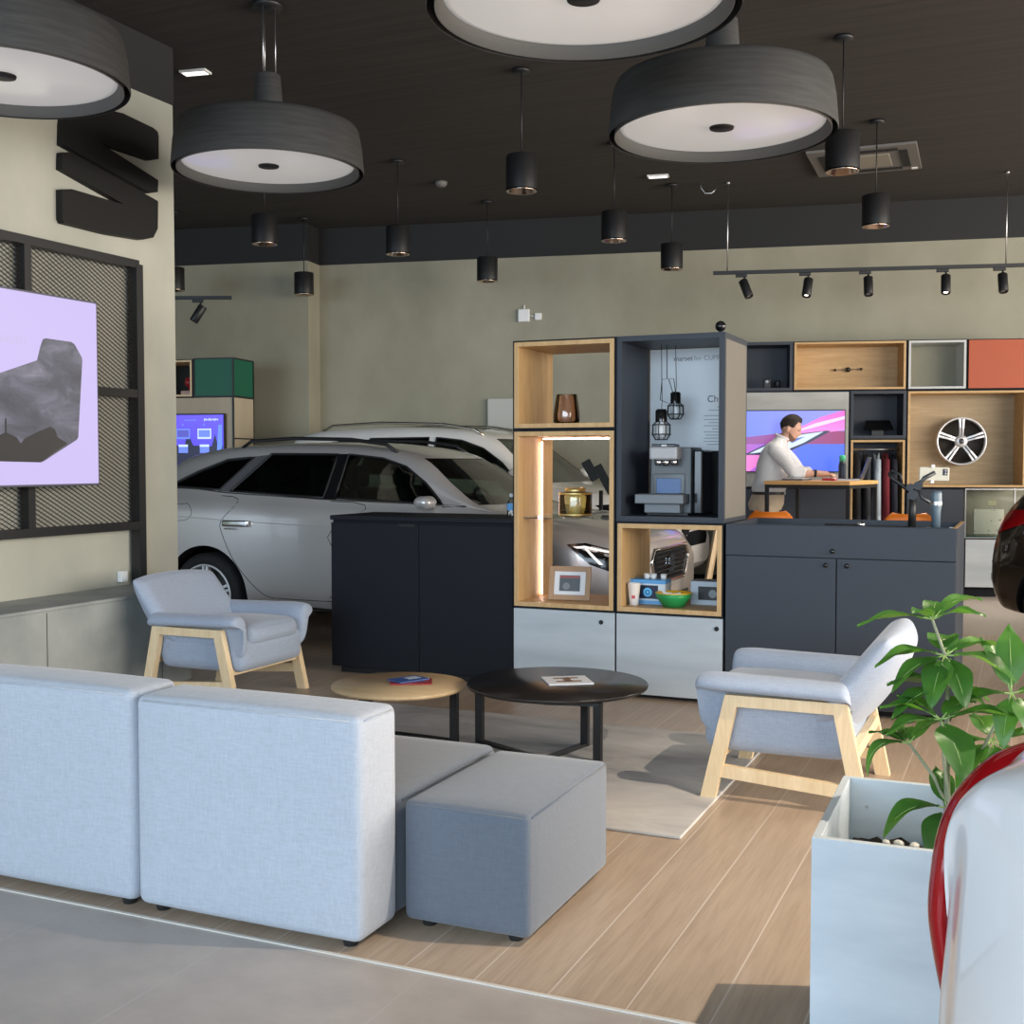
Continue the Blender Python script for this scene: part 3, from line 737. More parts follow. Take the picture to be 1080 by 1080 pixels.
# ------------------------------------------------------------------ display counter on the right
X0, X1, YB2 = -1.528, -.335, 7.16
t = thing('display_counter', 'dark grey counter with a drawer and two doors under a glass top', 'counter', ((X0 + X1) / 2, (YF + YB2) / 2, 0))
cw, cd = X1 - X0, YB2 - YF
MB().box((0, .03, .02), (cw - .04, cd - .1, .04)).build('plinth', M_dark, t)
MB().box((0, .012, .475), (cw, cd - .024, .87), .002).build('body', M_anth, t)
g = MB()
for s in (-1, 1): g.box((s * (cw / 2 - .011), 0.012, .96), (.022, cd - .024, .10))
g.box((0, cd / 2 - .011, .96), (cw - .044, .022, .10)); g.box((0, -cd / 2 + .035, .96), (cw - .044, .022, .10)); g.build('rim', M_anth, t)
MB().box((cw / 2 - .010, .0, 1.0110), (.020, cd, .002)).build('edge_strip', M_oakx, t)
dr = MB().box((0, -cd / 2 + .010, .924), (cw - .004, .020, .168), .0015).build('drawer', M_anth, t)
def knob(x, z, par): MB().lathe([(0, -.016), (.011, -.016), (.013, -.013), (.013, -.006), (.007, -.004), (.007, 0)], (x, -cd / 2, z), 20, 'y').build('knob', M_blackgl, par)
knob(-.02, .875, dr)
for s in (-1, 1):
    d = MB().box((s * cw / 4, -cd / 2 + .010, .438), (cw / 2 - .006, .020, .795), .0015).build('door', M_anth, t)
    knob(s * .055, .80, d)
MB().box((0, .012, .985), (cw - .046, cd - .06, .006)).build('glass_top', M_tubglass, t)
MB().box((0, .012, .915), (cw - .05, cd - .07, .006)).build('display_bed', M_dark, t)
# stand with clamps and phone on the counter
ZT = .9885
t = thing('phone_stand', 'black jointed stand with clamps on the glass counter holding a phone', 'stand', (-.572, 6.60, ZT))
g = MB()
for a in (10, 130, 250): g.bar((0, 0, .012), (.13 * math.cos(R(a)), .13 * math.sin(R(a)), .006), .022, .012)
g.build('tripod_base', M_blackm, t)
MB().cyl((0, 0, .0), (.005, 0, .20), .021, .018, 20).build('post', M_blackm, t)
g = MB(); g.cyl((.005, -.02, .185), (.005, .02, .185), .026); g.cyl((-.01, -.015, .225), (-.01, .015, .225), .02); g.cyl((.03, -.018, .235), (.03, .018, .235), .023); g.build('joint', M_blackm, t)
g = MB(); g.tube([(0, 0, .19), (-.05, 0, .235), (-.10, 0, .27), (-.12, 0, .30)], .011, 8); g.tube([(-.12, 0, .30), (-.10, 0, .315), (-.06, 0, .29), (-.055, 0, .25)], .008, 8); g.build('clamp', M_blackm, t)
g = MB(); g.tube([(.005, 0, .19), (.03, 0, .24), (.06, 0, .275), (.11, .02, .305)], .012, 8); g.tube([(.03, 0, .225), (.05, 0, .17), (.09, 0, .145)], .009, 8); g.build('arm', P('arm_gunmetal', (.06, .065, .07), .35, .5), t)
t = thing('smartphone', 'pale phone held sideways in the clamp of the jointed stand', 'phone', (-.465, 6.62, ZT + .262))
t.rotation_euler = (0, R(1), R(20))
MB().box((0, 0, .035), (.155, .009, .072), .004).build('body', P('phone_pale', (.55, .53, .44), .3), t)
c = MB().box((.055, -.005, .045), (.026, .004, .034), .003).build('camera_bump', M_blackgl, t)
g = MB(); g.lathe([(0, -.009), (.007, -.009), (.007, -.006)], (.055, 0, .053), 16, 'y'); g.lathe([(0, -.009), (.007, -.009), (.007, -.006)], (.055, 0, .037), 16, 'y'); g.build('lens', P('lens_grey', (.25, .26, .30), .1), c)
MB().box((-.01, -.006, .076), (.018, .014, .016), .002).build('clip', M_white, t); MB().box((-.012, -.006, -.006), (.018, .014, .016), .002).build('clip', M_white, t)
t = thing('grinder_tube', 'blue grey upright tube next to the jointed stand on the counter', 'tube', (-.455, 6.66, ZT))
MB().lathe([(0, 0), (.022, 0), (.024, .10), (.030, .13), (.029, .19), (.026, .205), (0, .206)], seg=28).build('tube', P('tube_bluegrey', (.13, .18, .22), .35), t)
MB().lathe([(.0305, .13), (.031, .14), (.0305, .15)], seg=28).build('ring', M_steel, t)
t = thing('folded_tripod', 'small black folded tripod lying on the glass counter', 'tripod', (-.86, 6.58, ZT))
g = MB(); g.cyl((-.16, 0, .014), (.06, 0, .012), .010); g.cyl((-.02, .02, .010), (.20, -.02, .010), .008); g.cyl((-.02, -.02, .010), (.2, .03, .010), .008); g.build('legs', M_blackm, t)
MB().lathe([(.02 * math.cos(R(a)), .022 + .02 * math.sin(R(a))) for a in range(-90, 91, 15)], (.03, 0, 0), 18).build('ball_head', M_chrome, t)
t = thing('white_cable', 'short white cable with plugs at the right end of the counter', 'cable', (-.41, 6.50, ZT))
g = MB(); g.tube([(-.06, 0, .006), (-.02, .02, .006), (.0, -.01, .006), (.04, .01, .006)], .004, 6); g.build('cord', M_white, t)
g = MB(); g.box((-.07, 0, .010), (.03, .02, .018), .003); g.box((.045, .012, .012), (.03, .022, .02), .003); g.build('plug', M_white, t)
# ------------------------------------------------------------------ modular wall of units at the back
SY = R(15); SO = (-2.649, 12.01)
def sw(u, d, z=0): return (SO[0] + u * math.cos(SY) - d * math.sin(SY), SO[1] + u * math.sin(SY) + d * math.cos(SY), z)
SD = .38
def bunit(name, label, u0, u1, z0, z1, outer, inner, back, th=.022, cat='shelf unit'):
    t = open_unit(name, label, 0, u1 - u0, z0, z1, outer, inner, th, 0, SD, back, cat)
    t.location = sw((u0 + u1) / 2, SD / 2, z0); t.rotation_euler.z = SY
    return t
def bpanel(name, label, u0, u1, z0, z1, body, front, cat='cabinet', door='door'):
    t = thing(name, label, cat, sw((u0 + u1) / 2, SD / 2, z0), SY)
    wv, h = u1 - u0, z1 - z0
    MB().box((0, .01, h / 2), (wv, SD - .02, h), .001).build('body', body, t)
    MB().box((0, -SD / 2 + .009, h / 2), (wv - .02, .020, h - .02), .001).build(door, front, t)
    return t
bunit('shelf_unit', 'small black open unit at the left end of the top row on the back wall', -.10, .447, 2.068, 2.565, M_anth, M_anth, M_anth)
bunit('shelf_unit', 'wide oak unit in the top row holding a small black flying gadget', .452, 1.558, 2.068, 2.565, M_black, M_oakx, M_oakx)
bunit('shelf_unit', 'empty grey square unit in the top row between oak and orange', 1.566, 2.132, 2.068, 2.565, M_black, P('grey_frame', (.50, .51, .50), .5), M_conc)
bpanel('wall_cabinet', 'orange front cabinet at the right end of the top row', 2.138, 2.705, 2.068, 2.565, M_black, M_orange)
bunit('shelf_unit', 'big square oak unit with the alloy wheel mounted on its back', 1.566, 2.705, 1.088, 2.062, M_black, M_oakx, M_oakgrey)
bunit('shelf_unit', 'dark open niche holding a black tray, below the wide oak unit', 1.016, 1.560, 1.582, 2.062, M_anth, M_anth, M_anth)
bunit('wardrobe_unit', 'oak framed open wardrobe with hanging jackets', 1.016, 1.560, .595, 1.578, M_black, M_oakx, M_anth, .022, 'wardrobe')
bpanel('wall_panel', 'grey concrete look panel behind the colourful screen', -.10, 1.010, 1.088, 2.062, M_anth, mottled('panel_grey', (.30, .30, .27), (.42, .42, .39), 2, .6, .04, (1, 1, 3)), 'panel', 'front')
bpanel('base_cabinet', 'dark low cabinet below the screen panel behind the desk', -.10, 1.010, .09, 1.082, M_black, M_anth)
bpanel('base_cabinet', 'dark low cabinet below the hanging jackets', 1.016, 1.560, .09, .590, M_black, M_anth)
bpanel('base_cabinet', 'dark tall panel cabinet below the left half of the wheel unit', 1.566, 2.130, .09, 1.082, M_black, M_anth)
bpanel('base_cabinet', 'pale grey door cabinet under the glass case by the brown car', 2.136, 2.705, .09, .585, M_black, M_grey)
t = thing('unit_plinth', 'black recessed plinth carrying the units along the back wall', 'plinth', sw(1.3, SD / 2 + .03, 0), SY)
MB().box((0, 0, .044), (2.8, SD - .08, .088)).build('plinth', M_black, t)
# glass case with picture card
t = thing('glass_case', 'glass display case with a pale speckled card, right of the dark cabinet', 'display case', sw(2.42, SD / 2, .588), SY)
g = MB()
for s in (-1, 1): g.box((s * .279, -SD / 2 + .008, .247), (.012, .012, .494)); g.box((s * .279, SD / 2 - .012, .247), (.012, .012, .494))
for z in (.006, .488): g.box((0, -SD / 2 + .008, z), (.546, .012, .012))
g.build('frame', M_steel, t)
MB().box((0, SD / 2 - .008, .247), (.54, .006, .48)).build('back_panel', M_conc, t)
MB().box((0, -SD / 2 + .004, .247), (.55, .004, .478)).build('glass', M_glass, t)
MB().box((0, 0, .018), (.545, SD - .04, .012)).build('glass_floor', P('glass_floor_green', (.03, .20, .17), .1), t)
c = mottled('card_speckled', (.60, .58, .46), (.55, .53, .42), 9, .7, 0)
colour(c, ramp(c, noise(c, coords(c), 30, 2), [(.30, (.14, .15, .12)), (.35, (.80, .78, .64))]))
t = thing('picture_card', 'pale speckled card standing inside the glass case', 'card', sw(2.40, .17, .613), SY)
MB().box((0, 0, .135), (.29, .02, .25), .002).build('card', c, t)
MB().box((.03, -.012, .325), (.08, .006, .05), .002).build('tag_note', P('note_yellow', (.62, .60, .35), .6), t); MB().box((.03, 0, .28), (.004, .004, .05)).build('tag_stem', M_steel, t)
# gadget drone, small camera, tray
t = thing('gadget_drone', 'tiny black flying gadget with two arms in the wide oak unit', 'drone', sw(1.03, SD - .05, 2.30), SY)
MB().lathe([(.026 * math.cos(R(a)), .026 * math.sin(R(a))) for a in range(-90, 91, 15)], seg=20).build('body', M_blackgl, t)
for s in (-1, 1):
    a = MB().bar((0, 0, 0), (s * .13, 0, .004 * s), .005, .005).build('arm', M_blackm, t)
    MB().lathe([(0, -.012), (.012, -.012), (.012, .012), (0, .012)], (s * .13, 0, .004 * s), 14).build('motor', M_blackm, a)
MB().cyl((0, .0, 0), (0, .039, 0), .005).build('wall_pin', M_steel, t)
t = thing('desk_gadget', 'small black gadget standing in the black open top unit', 'gadget', sw(.20, .14, 2.100), SY)
MB().box((0, 0, .05), (.07, .05, .10), .008).build('body', M_blackm, t); MB().cyl((0, -.022, .07), (0, -.03, .07), .015).build('lens', P('gadget_lens', (.3, .31, .33), .2), t)
t = thing('desk_gadget', 'dim cylinder gadget right of the small black one in the top unit', 'gadget', sw(.31, .2, 2.100), SY)
MB().lathe([(0, 0), (.03, 0), (.032, .07), (.025, .09), (0, .09)], seg=20).build('body', P('gadget_dim', (.03, .032, .036), .4), t)
t = thing('tray_device', 'black slanted tray like device in the dark niche', 'device', sw(1.305, .17, 1.614), SY)
MB().prism([(-.14, .055), (.15, .055), (.13, .15), (-.105, .15)], lambda u, v: (u, -.09 + (v - .055) * 1.3, v), lambda u, v: (u, -.05 + (v - .055) * 1.3, v + .012)).build('panel', M_blackgl, t)
MB().box((0, 0, .03), (.12, .06, .06), .004).build('foot', M_blackm, t)
# jackets
M_cl = [P('cloth_black', (.012, .012, .014), .9), P('cloth_darkgrey', (.03, .033, .04), .9), P('cloth_paleblue', (.42, .50, .56), .9), P('cloth_burgundy', (.16, .015, .025), .9), P('cloth_navy', (.014, .016, .03), .9)]
t = thing('clothes_rail', 'thin steel rail across the oak wardrobe', 'rail', sw(1.288, .17, 1.475), SY)
MB().cyl((-.238, 0, 0), (.238, 0, 0), .009).build('rail', M_steel, t)
for k, (u, mt, lb, wd_) in enumerate(((1.10, 0, 'black jacket, first on the wardrobe rail from the left', .075), (1.20, 1, 'dark grey jacket hanging left of the pale blue garment', .07), (1.30, 2, 'pale blue shirt hanging in the wardrobe', .075), (1.385, 3, 'burgundy jacket hanging right of the pale blue shirt', .085), (1.46, 4, 'navy jacket at the right end of the wardrobe rail', .07))):
    t = thing('jacket', lb, 'jacket', sw(u, .17, 1.47), SY, 'clothes in the wardrobe')
    g = MB(); g.tube([(0, 0, -.05), (0, 0, -.02), (.01, 0, .005), (-.005, 0, .016), (-.014, 0, .004)], .004, 6); g.tube([(-.01, -.13, -.10), (0, 0, -.045), (.01, .13, -.10)], .006, 6); g.build('hanger', M_blackm, t)
    g = MB(); nz = 12; rows = []
    for i in range(nz + 1):
        q = i / nz; z = -.045 - q * .76
        ww = .018 + wd_ * .5 * min(1, .25 + q * 1.2); dd = .03 + .15 * min(1, q * 6)
        rows.append([g.bm.verts.new((ww * math.cos(a) * (1 + .12 * math.sin(5 * a + k)), dd * math.sin(a), z + .02 * math.cos(2 * a))) for a in [2 * PI * j / 22 for j in range(22)]])
    for i in range(nz):
        for j in range(22): g.bm.faces.new((rows[i][j], rows[i][(j + 1) % 22], rows[i + 1][(j + 1) % 22], rows[i + 1][j]))
    g.bm.faces.new(rows[0]); g.bm.faces.new(rows[-1])
    c = g.build('cloth', M_cl[mt], t, True)
    MB().tube([(-.0, -.12, -.10), (-.01, -.165, -.30), (-.0, -.16, -.66)], [.03, .034, .028], 10).build('sleeve', M_cl[mt], c)

# alloy wheel
def rim_mesh(parent, r, yc, face, mt=None, dark=None, name='rim', spokes=5, wid=.17):
    """alloy wheel, axis along y; face = -1 shows the outer side towards -y"""
    mt = mt or M_alloy
    g = MB(); f = face
    g.lathe([(r * .90, -f * wid), (r * .97, -f * wid), (r * .99, -f * .03), (r, f * .0), (r * .985, f * .012), (r * .93, f * .010), (r * .90, -f * .02)], (0, yc, 0), 56, 'y')
    for k in range(spokes):
        a = PI / 2 + 2 * PI * k / spokes
        for s in (-1, 1):
            p0 = .02 * s; 
            def q(rad, off, y): return (rad * math.cos(a) - off * math.sin(a), yc + y * f, rad * math.sin(a) + off * math.cos(a))
            ri, ro = r * .14, r * .95
            w0, w1 = .008 * r / .235, .014 * r / .235
            A = [(ri, s * .004, -.02), (ri, s * (.004 + w0 * 2), -.02), (r * .55, s * (.006 + w0 * 2), .002), (ro, s * (w1 + .016), .004), (ro, s * .008, .004), (r * .55, s * .006, .004)]
            vs = [q(*p) for p in A]; ws = [q(p[0], p[1], p[2] - .03) for p in A]
            V = [g.bm.verts.new(p) for p in vs]; Wv = [g.bm.verts.new(p) for p in ws]
            g.bm.faces.new(V); g.bm.faces.new(Wv[::-1])
            for i in range(6): g.bm.faces.new((V[i], V[(i + 1) % 6], Wv[(i + 1) % 6], Wv[i]))
    g.lathe([(r * .26, -f * .05), (r * .26, -f * .012), (r * .20, f * .0), (0, f * .003)], (0, yc, 0), 30, 'y')
    o = g.build(name, mt, parent)
    MB().lathe([(r * .11, f * .004), (r * .10, f * .008), (0, f * .008)], (0, yc, 0), 24, 'y').build('centre_cap', P('cap_dark', (.05, .05, .05), .3), o if parent and parent.parent is None else parent)
    return o
M_alloy = P('alloy_silver', (.66, .66, .67), .38, .6)
t = thing('alloy_wheel', 'silver five spoke alloy wheel mounted in the big oak unit', 'wheel', sw(2.135, SD - .16, 1.557), SY)
rim_mesh(t, .245, -.02, -1)
MB().cyl((0, 0, 0), (0, .148, 0), .04).build('wall_mount', M_blackm, t)
MB().lathe([(.225, .0), (.20, .09), (.0, .09)], seg=48, axis='y').build('barrel', P('barrel_dark', (.035, .028, .022), .5), t)

# colourful screen at the back
t = thing('wall_screen', 'blue and pink television behind the man in white', 'screen', sw(.42, -.045, 1.558), SY)
MB().box((0, .008, 0), (1.09, .05, .63), .003).build('housing', M_blackm, t)
def quad_patch(name, poly, mt, par, y): return MB().prism(poly, lambda u, v: (u, y, v), lambda u, v: (u, y - .001, v)).build(name, mt, par)
def emgrad(name, c0, c1, s, ax, lo, hi):
    m = E(name, c0, s); nt, N, L, b = nodes(m); v = coords(m); sx = N.new('ShaderNodeSeparateXYZ'); L.new(v, sx.inputs[0])
    mr = N.new('ShaderNodeMapRange'); L.new(sx.outputs[ax], mr.inputs[0]); mr.inputs[1].default_value = lo; mr.inputs[2].default_value = hi
    L.new(ramp(m, mr.outputs[0], [(0, c0), (1, c1)]), b.inputs['Emission Color']); return m
X_, Z_ = .535, .305
d = MB().box((0, -.0175, 0), (2 * X_, .003, 2 * Z_)).build('display', emgrad('screen_blue_up', (.16, .22, .95), (.30, .30, .85), .9, 0, -.5, .5), t)
quad_patch('band_lower', [(-X_, -Z_), (X_, -Z_), (X_, -.03), (-X_, -.03)], emgrad('screen_blue_low', (.55, .10, .55), (.07, .15, .92), .9, 0, -.5, .1), d, -.0195)
quad_patch('band_magenta', [(-X_, -.03), (X_, -.03), (X_, .10), (.10, .10), (-X_, .03)], emgrad('screen_magenta', (.30, .06, .34), (.32, .03, .15), .9, 0, -.5, .5), d, -.0205)
quad_patch('swoosh', [(-.12, .02), (.10, .14), (.30, .24), (.52, .305), (X_, .305), (X_, .11), (.30, .08)], emgrad('screen_pink', (.95, .25, .72), (.80, .10, .55), 1.0, 2, .05, .30), d, -.0215)
quad_patch('swoosh', [(-.02, .07), (.25, .18), (X_, .25), (X_, .22), (.25, .14)], E('screen_pinkpale', (1, .55, .88), 1.1), d, -.0225)
quad_patch('swoosh', [(-X_, -.305), (-.40, -.305), (-.18, -.14), (.12, -.03), (-.10, -.03), (-X_, -.16)], E('screen_pink_low', (.85, .22, .65), .9), d, -.0225)
quad_patch('logo_outline', [(-.46, -.14), (-.42, -.12), (-.05, .06), (.36, .105), (.40, .10), (.18, -.02), (.0, -.10), (-.30, -.14)], E('screen_dark', (.03, .03, .10), .5), d, -.0235)
quad_patch('logo_fill', [(-.40, -.125), (-.05, .045), (.33, .095), (.13, -.02), (-.03, -.085)], E('screen_white', (.62, .72, .95), 1.0), d, -.0245)
quad_patch('logo_mark', [(.0, .0), (.07, .03), (.15, .045), (.09, .015), (.02, -.02)], E('screen_bluedark', (.10, .18, .60), .8), d, -.0255)

# ------------------------------------------------------------------ desk, things on it, stools
DY = R(-10)
t = thing('standing_desk', 'tall desk with an oak top and black steel legs in front of the man', 'desk', (-1.777, 11.235, 0), DY)
MB().box((0, 0, 1.158), (.80, .85, .034), .003).build('desktop', oak('desk_oak', (.62, .34, .11), (.72, .44, .18), 'x', .4), t)
for sx in (-1, 1):
    for sy in (-1, 1): MB().box((sx * .378, sy * .40, .57), (.032, .032, 1.14)).build('leg', M_blackm, t)
g = MB()
for sy in (-1, 1): g.box((0, sy * .40, 1.125), (.724, .028, .03))
for sx in (-1, 1): g.box((sx * .378, 0, 1.125), (.028, .768, .03)); g.box((sx * .378, 0, .12), (.028, .768, .028))
g.build('rails', M_blackm, t)
def dsk(x, y): return (-1.777 + x * math.cos(DY) - y * math.sin(DY), 11.235 + x * math.sin(DY) + y * math.cos(DY), 1.1755)
t = thing('laptop', 'open laptop with a blue screen back on the right of the desk', 'laptop', dsk(.235, .14), R(2))
MB().box((-.03, 0, .008), (.23, .32, .014), .003).build('base', M_steel, t)
MB().box((-.04, 0, .0155), (.15, .27, .002)).build('keyboard', M_blackm, t)
l = MB().box((0, 0, .11), (.008, .32, .215), .002, 1, 0, Matrix.Translation((.09, 0, .012)) @ Matrix.Rotation(R(20), 4, 'Y')).build('screen_lid', P('lid_grey', (.05, .06, .09), .4), t)
MB().box((-.0055, 0, .112), (.002, .30, .19), 0, 1, 0, Matrix.Translation((.09, 0, .012)) @ Matrix.Rotation(R(20), 4, 'Y')).build('display', E('laptop_blue', (.08, .14, .75), .8), l)
t = thing('water_bottle', 'dark bottle with a green cap standing on the desk', 'bottle', dsk(.085, .33))
MB().lathe([(0, 0), (.034, 0), (.036, .01), (.036, .14), (.026, .18), (0, .18)], seg=24).build('body', P('bottle_dark', (.02, .03, .045), .35), t)
MB().lathe([(0, .18), (.027, .18), (.028, .235), (0, .238)], seg=20).build('cap', P('cap_green', (.05, .45, .22), .5), t)
t = thing('mobile_phone', 'red cased phone with a white edge by the man\'s hand', 'phone', dsk(.10, -.08), DY)
MB().box((0, 0, .012), (.12, .07, .022), .005).build('body', P('phone_red', (.40, .02, .03), .4), t); MB().box((.05, -.02, .0225), (.03, .025, .012), .003).build('charger', M_white, t)
t = thing('paper_sheets', 'flat dark folder on the left of the desk', 'folder', dsk(-.22, -.06), DY)
MB().box((0, 0, .008), (.2, .26, .015), .002).build('cover', P('folder_dark', (.10, .11, .12), .5), t); MB().box((.01, -.002, .0165), (.17, .22, .003)).build('sheet', M_paper, t)
def stool(label, x, y, rz, ztop=.93):
    t = thing('bar_stool', label, 'stool', (x, y, 0), rz, 'orange bar stools')
    g = MB(); n = 20; rows = []
    zs_ = ztop - .20
    for i in range(13):
        q = i / 12
        # profile in local: seat runs back (y), then curls up into a low back
        if q < .55: py = -.19 + q / .55 * .34; pz = zs_ - .02 * math.sin(q / .55 * PI)
        else:
            a = (q - .55) / .45; py = .15 + .07 * math.sin(a * PI / 2); pz = zs_ + .20 * a ** 1.2
        wv = .20 + .02 * math.sin(q * PI)
        if q > .8: wv *= 1 - .35 * ((q - .8) / .2) ** 2
        if q < .1: wv *= .9
        rows.append([g.bm.verts.new((wv * (2 * j / n - 1), py - .05 * (abs(2 * j / n - 1) ** 2) * max(0, (q - .5) * 2), pz + .05 * (abs(2 * j / n - 1) ** 2.5) * (1 if q < .6 else .3))) for j in range(n + 1)])
    for i in range(12):
        for j in range(n): g.bm.faces.new((rows[i][j], rows[i][j + 1], rows[i + 1][j + 1], rows[i + 1][j]))
    o = g.build('seat_shell', M_orangest, t, True)
    md = o.modifiers.new('s', 'SOLIDIFY'); md.thickness = .014
    for sx in (-1, 1):
        for sy in (-1, 1): MB().bar((sx * .12, sy * .11, zs_ - .035), (sx * .2, sy * .19, 0), .022, .022).build('leg', M_blackm, t)
    g = MB(); z = .28; k = .173; kk = .165
    for s in (-1, 1): g.bar((-k, s * kk, z), (k, s * kk, z), .018, .018); g.bar((s * k, -kk, z), (s * k, kk, z), .018, .018)
    g.build('foot_ring', M_blackm, t)
    return t
stool('orange shell stool in front of the desk below the man', -1.96, 10.08, R(172))
stool('orange shell stool to the right of the desk, behind the jointed stand', -.93, 10.10, R(196))

# ------------------------------------------------------------------ green unit and blue screen at the far left
GO = (-7.815, 10.395)
def gw(u, d, z): return (GO[0] + u * math.cos(WA) - d * math.sin(WA), GO[1] + u * math.sin(WA) + d * math.cos(WA), z)
GD = .50
t = thing('wall_cabinet', 'green box unit on top of the tall stand at the far left', 'cabinet', gw(-.235, GD / 2, 2.045), WA)
MB().box((0, 0, .21), (.455, GD - .02, .41)).build('body', M_green, t)
g = MB()
for sx in (-1, 1):
    for sy in (-1, 1): g.box((sx * .228, sy * (GD / 2 - .007), .21), (.015, .015, .42))
for z in (.007, .413):
    for sy in (-1, 1): g.box((0, sy * (GD / 2 - .007), z), (.45, .015, .015))
    for sx in (-1, 1): g.box((sx * .228, 0, z), (.015, GD - .03, .015))
g.build('edge_frame', M_blackm, t)
t = open_unit('shelf_unit', 'small open oak framed niche with a red ornament, left of the green box', 0, .55, 2.045, 2.455, M_black, M_oakpale, 0.02, 0, GD, M_dark)
t.location = gw(-.755, GD / 2, 2.045); t.rotation_euler.z = WA
t = thing('red_ornament', 'small red round ornament on a pale foot in the oak niche', 'ornament', gw(-.60, .16, 2.0755))
MB().box((-.02, 0, .025), (.13, .10, .05), .008).build('foot', P('ornament_pale', (.75, .5, .42), .5), t)
MB().lathe([(0, .05), (.012, .05), (.012, .085), (.04, .10), (.052, .14), (.04, .185), (0, .20)], seg=24).build('ball', P('ornament_red', (.45, .015, .03), .35), t)
t = thing('tall_stand', 'tall beige stand carrying the blue screen and the green box', 'stand', gw(-.63, GD / 2, 0), WA)
MB().box((0, 0, 1.02), (1.25, GD - .02, 2.038)).build('body', mottled('stand_beige', (.44, .37, .26), (.54, .46, .34), 3, .55, .03, (1, 1, .3)), t)
g = MB()
for sy in (-1, 1): g.box((.62, sy * (GD / 2 - .008), 1.02), (.016, .018, 2.04))
for z in (1.60, .95): g.box((.627, 0, z), (.006, GD - .04, .014))
g.build('edge_frame', M_blackm, t)
t = thing('wall_screen', 'blue screen with small product pictures at the far left behind the wagon', 'screen', gw(-.62, -.03, 1.545), WA)
MB().box((0, .012, 0), (1.06, .04, .645), .003).build('housing', M_blackm, t)
d = MB().box((0, -.0095, 0), (1.03, .003, .615)).build('display', emgrad('screen_deepblue', (.05, .035, .55), (.12, .08, 1.0), 1.0, 2, -.35, .25), t)
M_scw = E('screen_pale', (.55, .68, 1.0), 1.0); M_scd = E('screen_navy', (.01, .01, .08), .4); M_scm = E('screen_midblue', (.15, .25, .95), .9)
def sq(n, x0, x1, z0, z1, mt, y): MB().box(((x0 + x1) / 2, y, (z0 + z1) / 2), (x1 - x0, .001, z1 - z0)).build(n, mt, d)
quad_patch('dark_wave', [(-.5, -.30), (.51, -.30), (.51, -.02), (.46, -.06), (.42, .10), (.38, -.03), (.16, -.02), (.10, .12), (.06, -.02), (-.16, -.02), (-.2, .10), (-.5, -.02)], M_scd, d, -.0115)
for k, xx in enumerate((-.32, .04, .29)):
    sq('product_picture', xx - .075, xx + .085, .05, .16, M_scm if k < 2 else M_scw, -.0130)
    sq('product_screen', xx - .062, xx + .072, .07, .145, M_scm if k == 2 else E('screen_violet', (.10, .10, .6), .8), -.0140)
    sq('product_card', xx - .05, xx + .06, -.10, -.01, M_scm, -.0130); sq('card_top', xx - .05, xx + .06, -.035, -.01, M_scw, -.0140)
    sq('bullet', xx - .006, xx + .008, .19, .215, M_scm, -.0130)
quad_patch('light_ray', [(.46, .20), (.50, .20), (.50, -.05), (.44, -.10)], E('screen_ray', (.12, .25, 1.0), 1.0), d, -.0130)
g = MB()
for k in range(9): g.box((.30 + k * .019, -.0135, .255 + .004 * (k % 2)), (.012, .001, .026 - .006 * (k % 3)))
g.build('headline_blur', M_scw, d)
g = MB()
for k in range(8): g.box((.07 + k * .018, -.0135, .252), (.012, .001, .014))
g.build('subline_blur', M_scm, d)

# ------------------------------------------------------------------ small things on the back wall and behind the shelving
def onwall(u, z, d=0): p = WP + wd * u - wn * (-d); return (p.x, p.y, z)
t = thing('wall_box', 'larger white junction box high on the back wall', 'junction box', onwall(-2.168, 2.988, 0), WA)
MB().box((0, -.02, 0), (.13, .04, .14), .008).build('box', M_white, t); MB().tube([(.0, -.01, .07), (0, -.01, .12)], .008, 6).build('cable', M_white, t)
t = thing('wall_box', 'smaller white junction box to the right of the larger one', 'junction box', onwall(-2.005, 2.973, 0), WA)
MB().box((0, -.015, 0), (.075, .03, .075), .006).build('box', M_white, t); MB().tube([(-.035, -.01, .0), (-.098, -.01, .02)], .005, 6).build('cable', M_white, t)
t = thing('wall_board', 'pale grey board standing at the back wall behind the white car', 'board', onwall(-2.43, 0, -.02), WA)
MB().box((0, -.02, 1.03), (.30, .03, 2.06), .003).build('board', P('board_pale', (.46, .46, .41), .5), t)
MB().box((0, -.036, 1.62), (.30, .004, .012)).build('joint', M_conc, t)
t = thing('tilted_panel_stand', 'black stand with two tilted panels seen through the lit oak unit', 'stand', (-3.42, 9.72, 0), R(20))
MB().box((0, 0, .006), (.3, .3, .012), .002).build('base', M_blackm, t)
MB().cyl((0, 0, .012), (0, 0, 1.1), .018).build('post', M_blackm, t)
M_pan = P('panel_dark', (.014, .018, .020), .85, Specular_IOR_Level=.2)
MB().box((-.06, -.01, 1.275), (.085, .02, .19), .004, 1, 0, Matrix.Translation((-.03, 0, 0)) @ Matrix.Translation((-.06, 0, 1.275)) @ Matrix.Rotation(R(-30), 4, 'Y') @ Matrix.Translation((.06, 0, -1.275))).build('panel', M_pan, t)
MB().box((.03, .02, 1.20), (.075, .02, .27), .004, 1, 0, Matrix.Translation((.03, 0, 1.2)) @ Matrix.Rotation(R(-28), 4, 'Y') @ Matrix.Translation((-.03, 0, -1.2))).build('panel', M_pan, t)
t = thing('wooden_stool', 'wooden legged stool half hidden behind the low oak unit', 'stool', (-2.30, 9.72, 0), R(10))
MB().box((0, 0, .845), (.24, .24, .03), .006).build('seat', M_oakpale, t)
for sx in (-1, 1):
    for sy in (-1, 1): MB().bar((sx * .08, sy * .08, .83), (sx * .22, sy * .18, 0), .034, .034).build('leg', M_oakpale, t)
